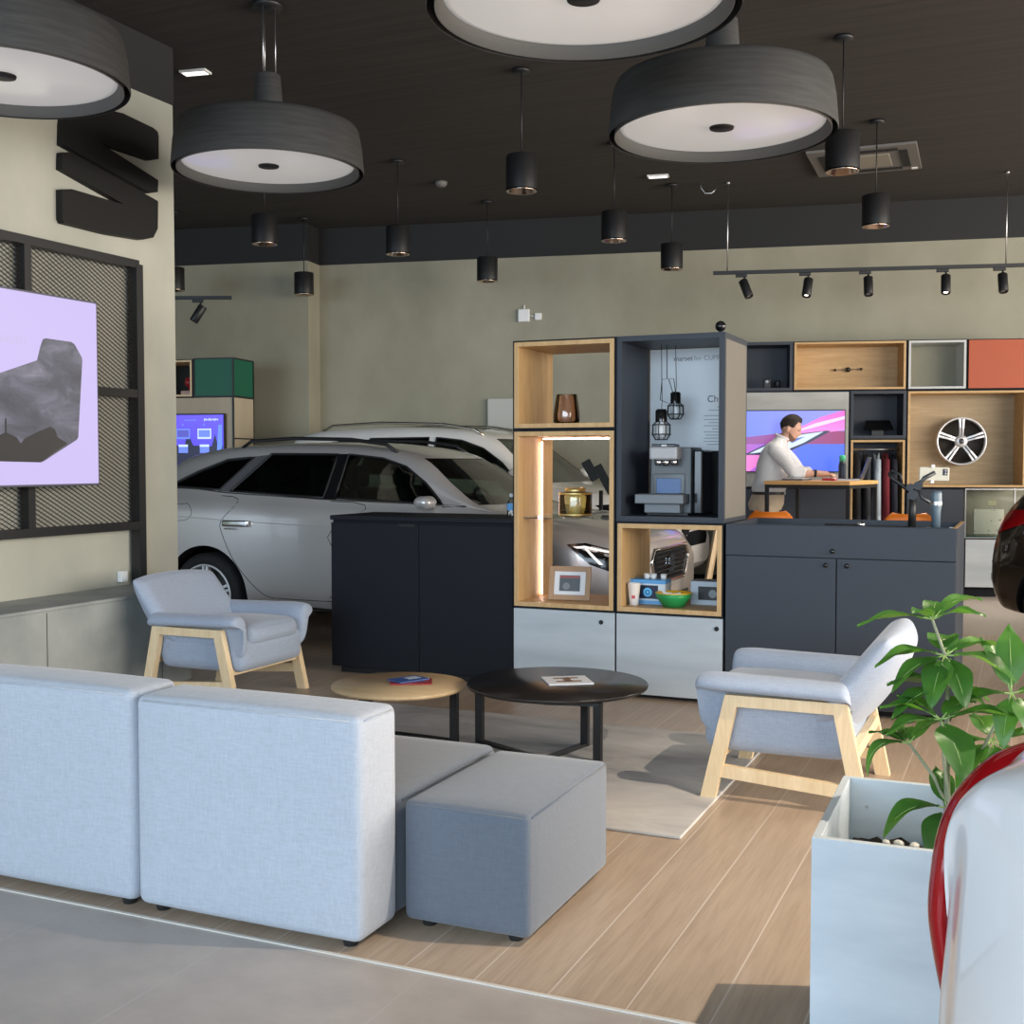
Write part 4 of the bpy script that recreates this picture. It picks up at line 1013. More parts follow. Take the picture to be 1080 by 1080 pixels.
# ------------------------------------------------------------------ cars
def pchip(xs, ys, x):
    n = len(xs)
    if x <= xs[0]: return ys[0]
    if x >= xs[-1]: return ys[-1]
    h = [xs[i + 1] - xs[i] for i in range(n - 1)]; dl = [(ys[i + 1] - ys[i]) / h[i] for i in range(n - 1)]
    def m(i):
        if i == 0: return dl[0]
        if i == n - 1: return dl[-1]
        if dl[i - 1] * dl[i] <= 0: return 0
        w1, w2 = 2 * h[i] + h[i - 1], h[i] + 2 * h[i - 1]
        return (w1 + w2) / (w1 / dl[i - 1] + w2 / dl[i])
    i = max(j for j in range(n - 1) if xs[j] <= x)
    t = (x - xs[i]) / h[i]
    return (2 * t ** 3 - 3 * t ** 2 + 1) * ys[i] + (t ** 3 - 2 * t * t + t) * h[i] * m(i) + (-2 * t ** 3 + 3 * t * t) * ys[i + 1] + (t ** 3 - t * t) * h[i] * m(i + 1)
def section(k):
    zf, ws, wm, zb, wb, ze, we, zt = k
    return [(0, zf), (ws * .82, zf), (ws, zf + .06 * min(1, (zb - zf) * 2)), (wm * .985, zf + .30 * (zb - zf)), (wm, zf + .60 * (zb - zf)), (wm * .985, zb - .13 * (zb - zf)), (wb, zb),
            (we + .56 * (wb - we), zb + .5 * (ze - zb)), (we, ze), (we * .58, zt - .20 * (zt - ze)), (0, zt)]
def catmull(P, sub):
    out = []; n = len(P)
    for i in range(n - 1):
        p0 = P[i - 1] if i else (-P[1][0], P[1][1]); p1, p2 = P[i], P[i + 1]; p3 = P[i + 2] if i + 2 < n else (-P[n - 2][0], P[n - 2][1])
        for j in range(sub):
            t = j / sub
            out.append(tuple(.5 * (2 * b + (c - a) * t + (2 * a - 5 * b + 4 * c - d) * t * t + (3 * b - a - 3 * c + d) * t ** 3) for a, b, c, d in zip(p0, p1, p2, p3)))
    out.append(P[-1]); return out
def loft(keys, stations, mod=None, sub=4):
    bm = bmesh.new(); rings = []
    xs = [k[0] for k in keys]
    for s in stations:
        k = [pchip(xs, [q[i] for q in keys], s) for i in range(1, 9)]
        if mod: k = mod(k)
        H = catmull(section(k), sub)
        full = [(y, z) for y, z in H] + [(-y, z) for y, z in H[-2:0:-1]]
        rings.append([bm.verts.new((s, y, z)) for y, z in full])
    n = len(rings[0])
    for i in range(len(rings) - 1):
        for j in range(n):
            f = bm.faces.new((rings[i][j], rings[i][(j + 1) % n], rings[i + 1][(j + 1) % n], rings[i + 1][j])); f.smooth = True
    bm.faces.new(rings[0]); bm.faces.new(rings[-1])
    bmesh.ops.recalc_face_normals(bm, faces=bm.faces[:])
    return bm
def patch(bvh, poly, org, u, v, d, step=.05, eps=.004, thick=0):
    """surface patch: 2D polygon in (u,v) thrown along d onto the body"""
    org, u, v, d = Vector(org), Vector(u).normalized(), Vector(v).normalized(), Vector(d).normalized()
    pts = []; n = len(poly); 
    for i in range(n):
        a, b = Vector(poly[i]), Vector(poly[(i + 1) % n]); k = max(1, int((b - a).length / step))
        for j in range(k): pts.append(a.lerp(b, j / k))
    m = len(pts); edges = [(i, (i + 1) % m) for i in range(m)]
    x0, x1 = min(p[0] for p in poly), max(p[0] for p in poly); y0, y1 = min(p[1] for p in poly), max(p[1] for p in poly)
    i = x0 + step / 2
    while i < x1:
        j = y0 + step / 2
        while j < y1: pts.append(Vector((i, j))); j += step
        i += step
    V, _, F, _, _, _ = delaunay_2d_cdt([Vector((p[0], p[1])) for p in pts], edges, [], 1, 1e-5)
    bm = bmesh.new(); vs = []
    for p in V:
        o = org + u * p[0] + v * p[1]
        h, nn, _, _ = bvh.ray_cast(o, d)
        if h is None:
            h, nn, _, _ = bvh.find_nearest(o + d * .8)
        vs.append(bm.verts.new(h - d * eps))
    for f in F:
        try: bm.faces.new([vs[q] for q in f]).smooth = True
        except ValueError: pass
    return bm
def bmobj(name, bm, mt, parent):
    me = bpy.data.meshes.new(name); bmesh.ops.recalc_face_normals(bm, faces=bm.faces[:]); bm.to_mesh(me); bm.free()
    for q in (mt if isinstance(mt, (list, tuple)) else [mt]): me.materials.append(q)
    return link(bpy.data.objects.new(name, me), parent)
def bool_cut(o, bm, mats_idx=1):
    for f in bm.faces: f.material_index = mats_idx
    bmesh.ops.recalc_face_normals(bm, faces=bm.faces[:])
    me = bpy.data.meshes.new('cut'); bm.to_mesh(me); bm.free()
    for q in o.data.materials: me.materials.append(q)
    c = bpy.data.objects.new('cut', me); col.objects.link(c); c.parent = o.parent
    md = o.modifiers.new('b', 'BOOLEAN'); md.operation = 'DIFFERENCE'; md.object = c; md.solver = 'EXACT'
    me2 = evalmesh(o); o.modifiers.clear(); o.data = me2; bpy.data.objects.remove(c)
def wheel(parent, x, y, r, side):
    """tyre with alloy rim at axle point; side -1 = outer face towards -y"""
    wv = .205; f = side
    t = MB().lathe([(r * .74, f * .0), (r * .76, f * .010), (r * .88, f * .012), (r * .96, f * -.005), (r, f * -.03), (r, -f * (wv - .03)), (r * .96, -f * wv), (r * .74, -f * wv)], (x, y, r), 56, 'y').build('wheel', M_rub, parent)
    o = rim_mesh(t, r * .75, 0, f, wid=.15)
    o.data.transform(Matrix.Translation((x, y, r)))
    for c in t.children:
        if c is not o: c.data.transform(Matrix.Translation((x, y, r)))
    MB().lathe([(0, -f * .09), (r * .66, -f * .09)], (x, y, r), 40, 'y').build('brake_disc', P('brake_dark', (.03, .03, .03), .4, .6), t)
    return t
def paint(name, c, metal=.4, rough=.3):
    return P(name, c, rough, metal, Coat_Weight=1.0, Coat_Roughness=.03)
def build_car(name, label, keys, mt, loc, rz, rear_axle, wb_, r, wins, shield, hasglass=True, rails=None, group=None, dens=64, sub=4, fine=()):
    t = thing(name, label, 'car', loc, rz)
    L0, L1 = keys[0][0], keys[-1][0]
    st = sorted(set([k[0] for k in keys] + [L0 + (L1 - L0) * i / dens for i in range(dens + 1)] + [L0 + .03, L0 + .09, L0 + .12, L0 + .2, L1 - .03] + list(fine)))
    bm = loft(keys, st, None, sub); bvh = BVHTree.FromBMesh(bm)
    o = bmobj('body', bm, [mt, M_dark], t)
    wys = keys[len(keys) // 2][3]
    for x in (rear_axle, rear_axle + wb_):
        for s in (-1, 1):
            g = MB(); g.cyl((x, s * .52, r + .01), (x, s * 1.3, r + .01), r + .05, None, 48)
            bool_cut(o, g.bm)
    if hasglass:
        def inset(k):
            zf, ws, wm, zb, wb, ze, we, zt = k
            return (.42, ws - .16, wm - .13, zb, wb - .07, ze - .035, we - .04, zt - .045)
        cst = [q for q in st if hasglass[0] <= q <= hasglass[1]]
        bool_cut(o, loft(keys, cst, inset))
        for poly in wins:
            g = MB(); g.prism(poly, lambda a, b: (a, -1.4, b), lambda a, b: (a, 1.4, b)); bool_cut(o, g.bm)
        g = MB(); (s0, s1, z0, z1, w0, w1) = shield
        g.prism([(-w0, z0), (w0, z0), (w1, z1), (-w1, z1)], lambda a, b: (s0, a, b), lambda a, b: (s1, a, b)); bool_cut(o, g.bm)
    for f in o.data.polygons: f.use_smooth = True
    o.data.update()
    try:
        o.data.set_sharp_from_angle(angle=R(38))
    except Exception: pass
    for poly in wins:
        for s in (-1, 1):
            bm = patch(bvh, poly, (0, s * 2, 0), (1, 0, 0), (0, 0, 1), (0, -s, 0), .06, -.006 if hasglass else .003)
            bmobj('side_window', bm, M_carglass if hasglass else M_blackgl, t)
            if s == -1 or True:
                n = len(poly); pts = []
                for i in range(n):
                    for j in range(6):
                        a = Vector(poly[i]).lerp(Vector(poly[(i + 1) % n]), j / 6)
                        h = bvh.ray_cast(Vector((a[0], s * 2, a[1])), Vector((0, -s, 0)))[0]
                        if h: pts.append(h)
                g = MB(); g.tube(pts, .009, 6, 0, True); g.build('window_trim', M_blackm, t)
    (s0, s1, z0, z1, w0, w1) = shield
    bm = patch(bvh, [(-w0, z0), (w0, z0), (w1, z1), (-w1, z1)], (L1 + 1, 0, 0), (0, 1, 0), (0, 0, 1), (-1, 0, 0), .06, -.006 if hasglass else .003)
    bmobj('windscreen', bm, M_carglass2 if hasglass else M_blackgl, t)
    for x in (rear_axle, rear_axle + wb_):
        for s in (-1, 1): wheel(t, x, s * (wys - .015), r, s)
    if rails:
        for s in (-1, 1):
            pts = []
            for q, dz in rails[0]:
                h = bvh.ray_cast(Vector((q, s * rails[1], 3)), Vector((0, 0, -1)))[0]
                pts.append((q, s * rails[1], h.z + dz))
            g = MB(); g.tube(pts, .014, 8); g.build('roof_rail', rails[2], t)
    return t, bvh
def line(t, bvh, name, pts, side, rad=.0035, mt=None, sub=8):
    P_ = catmull(pts, sub) if len(pts) > 2 else [tuple(Vector(pts[0]).lerp(Vector(pts[1]), i / 8)) for i in range(9)]
    out = []
    for a, b in P_:
        h = bvh.ray_cast(Vector((a, side * 2, b)), Vector((0, -side, 0)))[0]
        if h: out.append(h + Vector((0, -side * .0015, 0)))
    if len(out) > 1: MB().tube(out, rad, 6).build(name, mt or M_dark, t)

M_silver = paint('silver_paint', (.60, .575, .56), .40, .30)
WAG = [(0.00, .42, .60, .66, .66, .64, .70, .50, .72), (.06, .32, .72, .78, .86, .74, .92, .62, .95), (.16, .26, .78, .84, 1.02, .77, 1.12, .66, 1.16),
       (.40, .24, .82, .885, 1.11, .80, 1.26, .63, 1.31), (.62, .23, .84, .90, 1.12, .81, 1.375, .62, 1.42), (1.0, .23, .85, .90, 1.11, .815, 1.44, .615, 1.48),
       (1.6, .23, .85, .90, 1.085, .82, 1.465, .62, 1.505), (2.05, .23, .85, .90, 1.065, .82, 1.455, .62, 1.50), (2.45, .23, .85, .90, 1.05, .82, 1.415, .615, 1.465),
       (2.70, .23, .85, .90, 1.04, .82, 1.335, .63, 1.40), (3.0, .23, .85, .90, 1.02, .815, 1.15, .69, 1.21), (3.2, .23, .85, .90, 1.00, .80, 1.045, .72, 1.085),
       (3.45, .23, .85, .90, .97, .79, .995, .66, 1.02), (3.88, .22, .84, .89, .895, .78, .94, .56, .97), (4.15, .22, .80, .85, .83, .735, .88, .52, .905),
       (4.30, .22, .74, .79, .785, .67, .84, .48, .862), (4.365, .23, .68, .73, .745, .60, .80, .44, .815), (4.40, .26, .60, .66, .70, .54, .755, .40, .768)]
WINS = [[(.56, 1.16), (1.06, 1.135), (1.30, 1.385), (1.05, 1.365), (.80, 1.275)], [(1.16, 1.125), (2.0, 1.085), (2.04, 1.405), (1.45, 1.41)], [(2.10, 1.085), (2.98, 1.045), (2.80, 1.20), (2.62, 1.315), (2.42, 1.375), (2.13, 1.405)]]
car, bvh = build_car('estate_car', 'silver grey estate car parked behind the black counter', WAG, M_silver, (-6.76, 8.20, 0), 0, .98, 2.69, .325, WINS,
                     (2.3, 4.2, 1.045, 1.375, .69, .52), (.5, 3.25), ([(1.12, .0), (1.2, .045), (1.6, .05), (2.1, .05), (2.40, .045), (2.5, .0)], .585, M_blackm))
for s in (-1, 1):
    bmobj('pillar_cover', patch(bvh, [(1.985, 1.075), (2.115, 1.075), (2.145, 1.408), (2.025, 1.408)], (0, s * 2, 0), (1, 0, 0), (0, 0, 1), (0, -s, 0), .05, .003), M_blackgl, car)
    bmobj('pillar_cover', patch(bvh, [(1.05, 1.125), (1.17, 1.12), (1.46, 1.405), (1.29, 1.39)], (0, s * 2, 0), (1, 0, 0), (0, 0, 1), (0, -s, 0), .05, .003), P('pillar_grey', (.10, .10, .105), .3), car)
    line(car, bvh, 'window_ledge', [(.54, 1.145), (1.2, 1.108), (2.0, 1.073), (2.98, 1.030)], s, .006, P('ledge_chrome', (.35, .34, .33), .2, 1))
    line(car, bvh, 'door_seam', [(1.10, 1.09), (1.13, .86), (1.27, .58), (1.5, .36), (1.7, .33), (2.07, .33)], s)
    line(car, bvh, 'door_seam', [(2.07, 1.06), (2.09, .8), (2.085, .36)], s)
    line(car, bvh, 'door_seam', [(2.085, .33), (2.9, .33), (3.12, .42), (3.2, .65), (3.14, .93)], s)
    line(car, bvh, 'shoulder_crease', [(.5, .93), (1.2, .905), (2.1, .875), (3.2, .85)], s, .004, M_silver)
    line(car, bvh, 'sill_trim', [(1.42, .27), (2.2, .26), (3.2, .27)], s, .012, M_blackm)
    if s == -1: line(car, bvh, 'fuel_flap', [(.62, 1.02), (.80, 1.03), (.86, .96), (.80, .90), (.62, .905), (.58, .96), (.62, 1.02)], s, .0028)
    for hx, hz in ((1.29, .885), (2.28, .86)):
        p = bvh.ray_cast(Vector((hx, s * 2, hz)), Vector((0, -s, 0)))[0]
        g = MB(); g.soft((p.x, p.y + s * .024, p.z), (.24, .024, .048), .011, 3); g.soft((p.x - .05, p.y + s * .012, p.z - .042), (.12, .012, .012), .005, 3)
        g.build('door_handle', M_chrome, car)
    g = MB(); g.soft((2.90, s * .915, 1.065), (.11, .17, .085), .038, 5, (.015, 0, .004)); g.bar((2.90, s * .79, 1.03), (2.90, s * .87, 1.05), .05, .03)
    g.build('wing_mirror', M_silver, car)
    # front lamps
    bm = patch(bvh, [(3.94, .80), (4.06, .81), (4.30, .75), (4.34, .66), (4.24, .62), (4.10, .67)], (0, s * 2, 0), (1, 0, 0), (0, 0, 1), (0, -s, 0), .05, .003)
    hl = bmobj('headlamp', bm, M_blackgl, car)
    for pl in ([(3.99, .785), (4.06, .792), (4.27, .748), (4.26, .737), (4.06, .778), (4.01, .775)], [(4.06, .775), (4.085, .770), (4.19, .67), (4.165, .67)]):
        bmobj('light_guide', patch(bvh, pl, (0, s * 2, 0), (1, 0, 0), (0, 0, 1), (0, -s, 0), .03, .006), E('lamp_guide', (1, .95, .90), 1.0), hl)
    bmobj('tail_lamp', patch(bvh, [(.03, .86), (.26, .90), (.36, .98), (.20, 1.02), (.05, .99)], (0, s * 2, 0), (1, 0, 0), (0, 0, 1), (0, -s, 0), .04, .003), P('tail_red', (.25, .005, .01), .1), car)
gp = [(-.40, .74), (.40, .74), (.47, .66), (.36, .50), (-.36, .50), (-.47, .66)]
gr = bmobj('grille', patch(bvh, gp, (6, 0, 0), (0, 1, 0), (0, 0, 1), (-1, 0, 0), .05, .004), M_blackgl, car)
g = MB(); pts = []
for i in range(6):
    for j in range(6):
        a = Vector(gp[i]).lerp(Vector(gp[(i + 1) % 6]), j / 6); h = bvh.ray_cast(Vector((6, a[0], a[1])), Vector((-1, 0, 0)))[0]
        if h: pts.append(h + Vector((.004, 0, 0)))
g.tube(pts, .012, 6, 0, True); g.build('chrome_surround', M_chrome, gr)
g = MB()
for k in range(7):
    for y0 in (-.36, .0):
        pts = [bvh.ray_cast(Vector((6, y0 + i * .06, .52 + k * .033)), Vector((-1, 0, 0)))[0] for i in range(7)]
        g.tube([q + Vector((.008, 0, 0)) for q in pts if q], .004, 5)
g.build('grille_bars', P('grille_grey', (.03, .03, .03), .45, .3), gr)
h = bvh.ray_cast(Vector((6, 0, .62)), Vector((-1, 0, 0)))[0]
emblem_mesh(gr, frame_m((h.x + .012, 0, .63), (0, 1, 0), (0, 0, 1), (1, 0, 0)), .17, M_chrome)
bmobj('lower_intake', patch(bvh, [(-.5, .40), (.5, .40), (.42, .29), (-.42, .29)], (6, 0, 0), (0, 1, 0), (0, 0, 1), (-1, 0, 0), .06, .004), M_blackm, car)
# cabin
M_seat = P('seat_cloth', (.022, .022, .024), .85)
for cx in (1.45, 2.25):
    for s in (-1, 1):
        g = MB(); g.soft((cx + .18, s * .37, .55), (.50, .46, .2), .07, 5); g.soft((0, 0, 0), (.16, .46, .60), .06, 5, M=Matrix.Translation((cx - .12, s * .37, .86)) @ Matrix.Rotation(R(-14), 4, 'Y'))
        sO = g.build('seat', M_seat, car); MB().soft((cx - .23, s * .37, 1.235), (.10, .27, .17), .045, 4).build('headrest', M_seat, sO)
MB().soft((3.10, 0, .93), (.40, 1.36, .16), .06, 6).build('dashboard', M_seat, car)
g = MB(); c_ = Vector((2.78, .37, .98)); ax = Matrix.Rotation(R(65), 3, 'Y')
g.tube([c_ + ax @ Vector((.175 * math.cos(i * PI / 16), .175 * math.sin(i * PI / 16), 0)) for i in range(32)], .014, 8, 0, True); g.cyl(c_, c_ + Vector((.3, 0, -.1)), .03); g.bar(c_ + Vector((0, -.17, 0)), c_ + Vector((0, .17, 0)), .03, .02); g.build('steering_wheel', M_blackm, car)
MB().soft((2.74, 0, 1.315), (.035, .22, .07), .015, 4).build('rear_view_mirror', M_blackgl, car)

# white SUV
M_wht = paint('white_paint', (.80, .78, .74), 0, .3)
SUV = [(0, .45, .66, .72, .75, .70, .80, .55, .82), (.06, .35, .78, .85, 1.05, .77, 1.15, .66, 1.2), (.12, .30, .82, .89, 1.16, .80, 1.45, .68, 1.5), (.22, .28, .85, .91, 1.19, .81, 1.58, .66, 1.63),
       (.6, .27, .86, .92, 1.18, .83, 1.655, .65, 1.70), (1.4, .27, .86, .92, 1.16, .83, 1.67, .65, 1.715), (2.1, .27, .86, .92, 1.14, .83, 1.64, .645, 1.69), (2.42, .27, .86, .92, 1.13, .83, 1.56, .65, 1.63),
       (2.72, .27, .86, .92, 1.12, .83, 1.36, .71, 1.43), (2.95, .27, .86, .92, 1.11, .82, 1.20, .755, 1.25), (3.15, .27, .86, .92, 1.09, .81, 1.125, .69, 1.15), (3.7, .27, .85, .91, 1.03, .80, 1.06, .56, 1.09),
       (4.05, .28, .80, .86, .94, .74, .98, .5, 1.01), (4.25, .30, .62, .68, .80, .60, .84, .42, .87), (4.34, .38, .45, .5, .62, .44, .68, .3, .70)]
SW = [[(.42, 1.27), (.98, 1.235), (1.06, 1.53), (.78, 1.56), (.55, 1.50)], [(1.06, 1.23), (1.78, 1.205), (1.80, 1.59), (1.13, 1.585)], [(1.86, 1.20), (2.80, 1.165), (2.62, 1.34), (2.40, 1.48), (2.16, 1.56), (1.88, 1.59)]]
car, bvh = build_car('suv', 'white sport utility car parked behind the silver estate car', SUV, M_wht, (-7.28, 11.13, 0), 0, .86, 2.63, .345, SW, (2.0, 4.0, 1.15, 1.575, .73, .55), (.35, 3.1),
                     ([(.50, .0), (.62, .045), (1.2, .055), (1.9, .05), (2.25, .035), (2.36, 0)], .60, P('rail_silver', (.55, .5, .42), .25, 1)))
for s in (-1, 1):
    g = MB(); g.soft((2.86, s * .95, 1.21), (.13, .20, .15), .05, 5); g.bar((2.82, s * .80, 1.15), (2.85, s * .88, 1.18), .05, .03); g.build('wing_mirror', M_wht, car)
    hl = bmobj('headlamp', patch(bvh, [(3.62, .95), (3.95, .97), (4.2, .86), (4.18, .76), (3.9, .80)], (0, s * 2, 0), (1, 0, 0), (0, 0, 1), (0, -s, 0), .05, .003), M_blackgl, car)
    bmobj('light_guide', patch(bvh, [(3.68, .935), (3.94, .95), (4.14, .86), (4.08, .85), (3.92, .92)], (0, s * 2, 0), (1, 0, 0), (0, 0, 1), (0, -s, 0), .04, .006), P('lamp_chrome', (.8, .8, .8), .15, 1), hl)
    line(car, bvh, 'door_seam', [(1.0, 1.19), (1.02, .9), (1.25, .5), (1.8, .40)], s); line(car, bvh, 'door_seam', [(1.82, 1.17), (1.84, .8), (1.83, .4)], s)
    bmobj('tail_lamp', patch(bvh, [(.05, .98), (.30, 1.02), (.34, 1.10), (.08, 1.14)], (0, s * 2, 0), (1, 0, 0), (0, 0, 1), (0, -s, 0), .04, .003), P('tail_red', (.25, .005, .01), .1), car)
bmobj('sunroof', patch(bvh, [(.9, -.42), (2.15, -.42), (2.15, .42), (.9, .42)], (0, 0, 3), (1, 0, 0), (0, 1, 0), (0, 0, -1), .1, .003), M_blackgl, car)
bmobj('grille', patch(bvh, [(-.4, .82), (.4, .82), (.44, .70), (.34, .55), (-.34, .55), (-.44, .70)], (6, 0, 0), (0, 1, 0), (0, 0, 1), (-1, 0, 0), .05, .004), M_blackgl, car)
for s in (-1, 1):
    for cx in (1.2, 2.1):
        g = MB(); g.soft((cx + .18, s * .37, .65), (.50, .46, .2), .07, 5); g.soft((0, 0, 0), (.16, .46, .60), .06, 5, M=Matrix.Translation((cx - .12, s * .37, .98)) @ Matrix.Rotation(R(-14), 4, 'Y')); g.build('seat', M_seat, car)
MB().soft((3.0, 0, 1.03), (.35, 1.30, .16), .06, 6).build('dashboard', M_seat, car)
MB().soft((2.45, 0, 1.48), (.035, .24, .07), .015, 4).build('rear_view_mirror', M_blackgl, car)

# dark brown hatchback at the right edge and white car in the foreground
HAT = [(0, .40, .60, .70, .62, .68, .66, .5, .68), (.05, .31, .74, .80, .78, .75, .85, .62, .89), (.13, .26, .80, .86, .94, .785, 1.03, .64, 1.07), (.30, .24, .84, .885, 1.02, .80, 1.19, .62, 1.24), (.55, .23, .85, .90, 1.03, .81, 1.37, .60, 1.42),
       (1.1, .23, .85, .90, 1.0, .815, 1.42, .60, 1.47), (1.8, .23, .85, .90, .98, .82, 1.42, .60, 1.465), (2.15, .23, .85, .90, .97, .82, 1.36, .60, 1.42), (2.7, .23, .85, .90, .96, .815, 1.06, .70, 1.10), (2.95, .23, .85, .90, .95, .80, .99, .66, 1.02),
       (3.5, .22, .84, .89, .88, .78, .92, .56, .95), (3.85, .22, .76, .82, .78, .70, .83, .5, .86), (4.02, .25, .58, .64, .66, .55, .71, .4, .73), (4.08, .32, .42, .48, .55, .4, .6, .3, .62)]
HW = [[(.62, 1.09), (.90, 1.07), (.98, 1.36), (.78, 1.33)], [(1.0, 1.065), (1.62, 1.04), (1.64, 1.375), (1.08, 1.375)], [(1.70, 1.035), (2.58, 1.01), (2.2, 1.27), (1.72, 1.375)]]
M_brown = paint('dark_brown_paint', (.022, .017, .013), .5, .3)
car, bvh = build_car('hatchback', 'dark brown car at the right edge, only its rear corner and red lamp in view', HAT, M_brown, (-.01, 10.09, 0), R(-20), .62, 2.55, .33, HW, (1.9, 3.4, .98, 1.38, .7, .5), None)
M_red = P('tail_lens_red', (.26, .004, .006), .10, 0, Specular_IOR_Level=.4)
q = bmobj('tail_lamp', patch(bvh, [(.545, .93), (.585, .82), (.66, .83), (.88, .93), (.88, 1.01), (.62, 1.0)], (-1.414, -1.414, 0), (.707, -.707, 0), (0, 0, 1), (.707, .707, 0), .02, .006), M_red, car)
bmobj('lamp_glow', patch(bvh, [(.585, .89), (.625, .88), (.635, .95), (.605, .96)], (-1.414, -1.414, 0), (.707, -.707, 0), (0, 0, 1), (.707, .707, 0), .02, .009), E('lamp_red_glow', (1, .05, .03), .6), q)
bmobj('reflector', patch(bvh, [(.50, .47), (.56, .47), (.56, .53), (.50, .53)], (-1.414, -1.414, 0), (.707, -.707, 0), (0, 0, 1), (.707, .707, 0), .03, .004), M_red, car)
line(car, bvh, 'bumper_seam', [(.03, .62), (.2, .60), (.36, .58)], -1, .006, M_blackm)
M_fgw = paint('pearl_white_paint', (.66, .65, .65), 0, .28)
FG = [(0, .42, .64, .792, .83, .785, .90, .62, .92), (.006, .38, .67, .80, .87, .795, .94, .64, .96), (.014, .34, .72, .81, .915, .803, .98, .66, 1.0), (.035, .30, .78, .82, .955, .808, 1.018, .67, 1.036), (.08, .27, .81, .845, .985, .815, 1.05, .67, 1.068),
      (.25, .24, .84, .885, 1.01, .825, 1.135, .65, 1.165), (.60, .23, .85, .90, 1.02, .815, 1.30, .62, 1.35), (.9, .23, .85, .90, 1.01, .815, 1.40, .61, 1.45)] + HAT[5:]
car, bvh = build_car('hatchback', 'white car in the right foreground, only its flank and red tail lamp showing', FG, M_fgw, (.476, 2.025, 0), R(-45), .80, 2.5, .33, HW, (1.9, 3.4, .98, 1.38, .7, .5), None, None, None, 100, 12, [i * .0045 for i in range(1, 72)])
# tail lamp: a lens of oval section wrapped round the rear corner
LC = [(.075, -.655, 1.022), (.041, -.675, 1.014), (.024, -.691, 1.003), (.008, -.718, .987), (-.006, -.741, .961), (-.017, -.756, .932), (-.026, -.764, .894), (-.026, -.772, .854), (-.025, -.776, .808), (-.021, -.772, .763), (-.015, -.765, .717), (-.008, -.754, .666), (-.003, -.745, .626), (.004, -.735, .585)]
LC = catmull([tuple(q) for q in LC], 4) if False else LC
def cr3(P, sub):
    out = []
    for i in range(len(P) - 1):
        p0, p1, p2, p3 = P[max(0, i - 1)], P[i], P[i + 1], P[min(len(P) - 1, i + 2)]
        for j in range(sub):
            q = j / sub; out.append(Vector([.5 * (2 * b + (c - a) * q + (2 * a - 5 * b + 4 * c - d) * q * q + (3 * b - a - 3 * c + d) * q ** 3) for a, b, c, d in zip(p0, p1, p2, p3)]))
    out.append(Vector(P[-1])); return out
cl = cr3(LC, 6); g = MB(); rings = []; vd = Vector((-.757, .657, 0))
for i, p_ in enumerate(cl):
    tg = (cl[min(len(cl) - 1, i + 1)] - cl[max(0, i - 1)]).normalized(); wv = tg.cross(vd).normalized(); dv = wv.cross(tg).normalized()
    hw = .0145 - .004 * max(0, 1 - i / 18) - .006 * max(0, (i - len(cl) + 12) / 12)
    rings.append([g.bm.verts.new(p_ + wv * hw * math.cos(a) + dv * .030 * math.sin(a)) for a in [2 * PI * k / 28 for k in range(28)]])
for A, B_ in zip(rings, rings[1:]):
    for k in range(28): g.bm.faces.new((A[k], A[(k + 1) % 28], B_[(k + 1) % 28], B_[k])).smooth = True
g.bm.faces.new(rings[0]); g.bm.faces.new(rings[-1])
g.build('tail_lamp', M_red, car)
# ------------------------------------------------------------------ ceiling: big drum lamps
ZC = 4.06
M_diff = E('lamp_diffuser', (1.0, .98, .96), .2)
_b = M_diff.node_tree.nodes['Principled BSDF']; _b.inputs['Base Color'].default_value = (.78, .78, .78, 1); _b.inputs['Roughness'].default_value = .18
def drum(label, x, y, z, rad=.56):
    t = thing('drum_lamp', label, 'lamp', (x, y, z), 0, 'big charcoal drum lamps')
    h = rad * .50; s = MB()
    s.lathe([(rad, 0), (rad + .004, .012), (rad * .985, h * .55), (rad * .955, h * .85), (rad * .93, h * .94), (rad * .86, h), (rad * .16, h * 1.03), (rad * .155, h * 1.03), (rad * .85, h * .96), (rad * .91, h * .9), (rad * .935, h * .8), (rad * .965, h * .5), (rad * .955, .05), (rad * .945, .035), (rad * .95, .0)], seg=80)
    s.build('shade', M_lamp, t)
    MB().lathe([(rad * .90, .048), (rad * .948, .0), (rad * .952, .0), (rad * .952, .052)], seg=80).build('inner_rim', M_lampin, t)
    d = MB().lathe([(0, .040), (rad * .86, .046), (rad * .905, .05), (rad * .905, .06), (0, .06)], seg=80).build('diffuser', M_diff, t)
    MB().lathe([(0, .030), (rad * .105, .031), (rad * .11, .04)], seg=32).build('centre_cap', M_blackm, d)
    MB().lathe([(rad * .15, h * 1.0), (rad * .158, h * 1.01), (rad * .150, h + .16), (rad * .132, h + .285), (rad * .115, h + .295), (0, h + .295)], seg=36).build('neck', M_lamp, t)
    for k in range(3):
        a = 2 * PI * k / 3 + .5; MB().cyl((.045 * math.cos(a), .045 * math.sin(a), h + .28), (.045 * math.cos(a), .045 * math.sin(a), ZC - z - .03), .0035, None, 8).build('cable', M_steel, t)
    MB().lathe([(0, ZC - z - .03), (.09, ZC - z - .03), (.09, ZC - z - .001), (0, ZC - z - .001)], seg=28).build('ceiling_plate', M_blackm, t)
    return t
drum('big drum lamp at the right with a bright diffuser, in front of the small spots', -1.436, 5.871, 2.975)
drum('big drum lamp hung on steel cables left of centre beside the emblem', -4.18, 5.92, 3.07)
drum('big drum lamp cut by the top edge of the picture, nearest to the ceiling centre', -1.49, 4.03, 2.965)
drum('big drum lamp in the top left corner before the partition wall', -4.36, 4.10, 3.085)

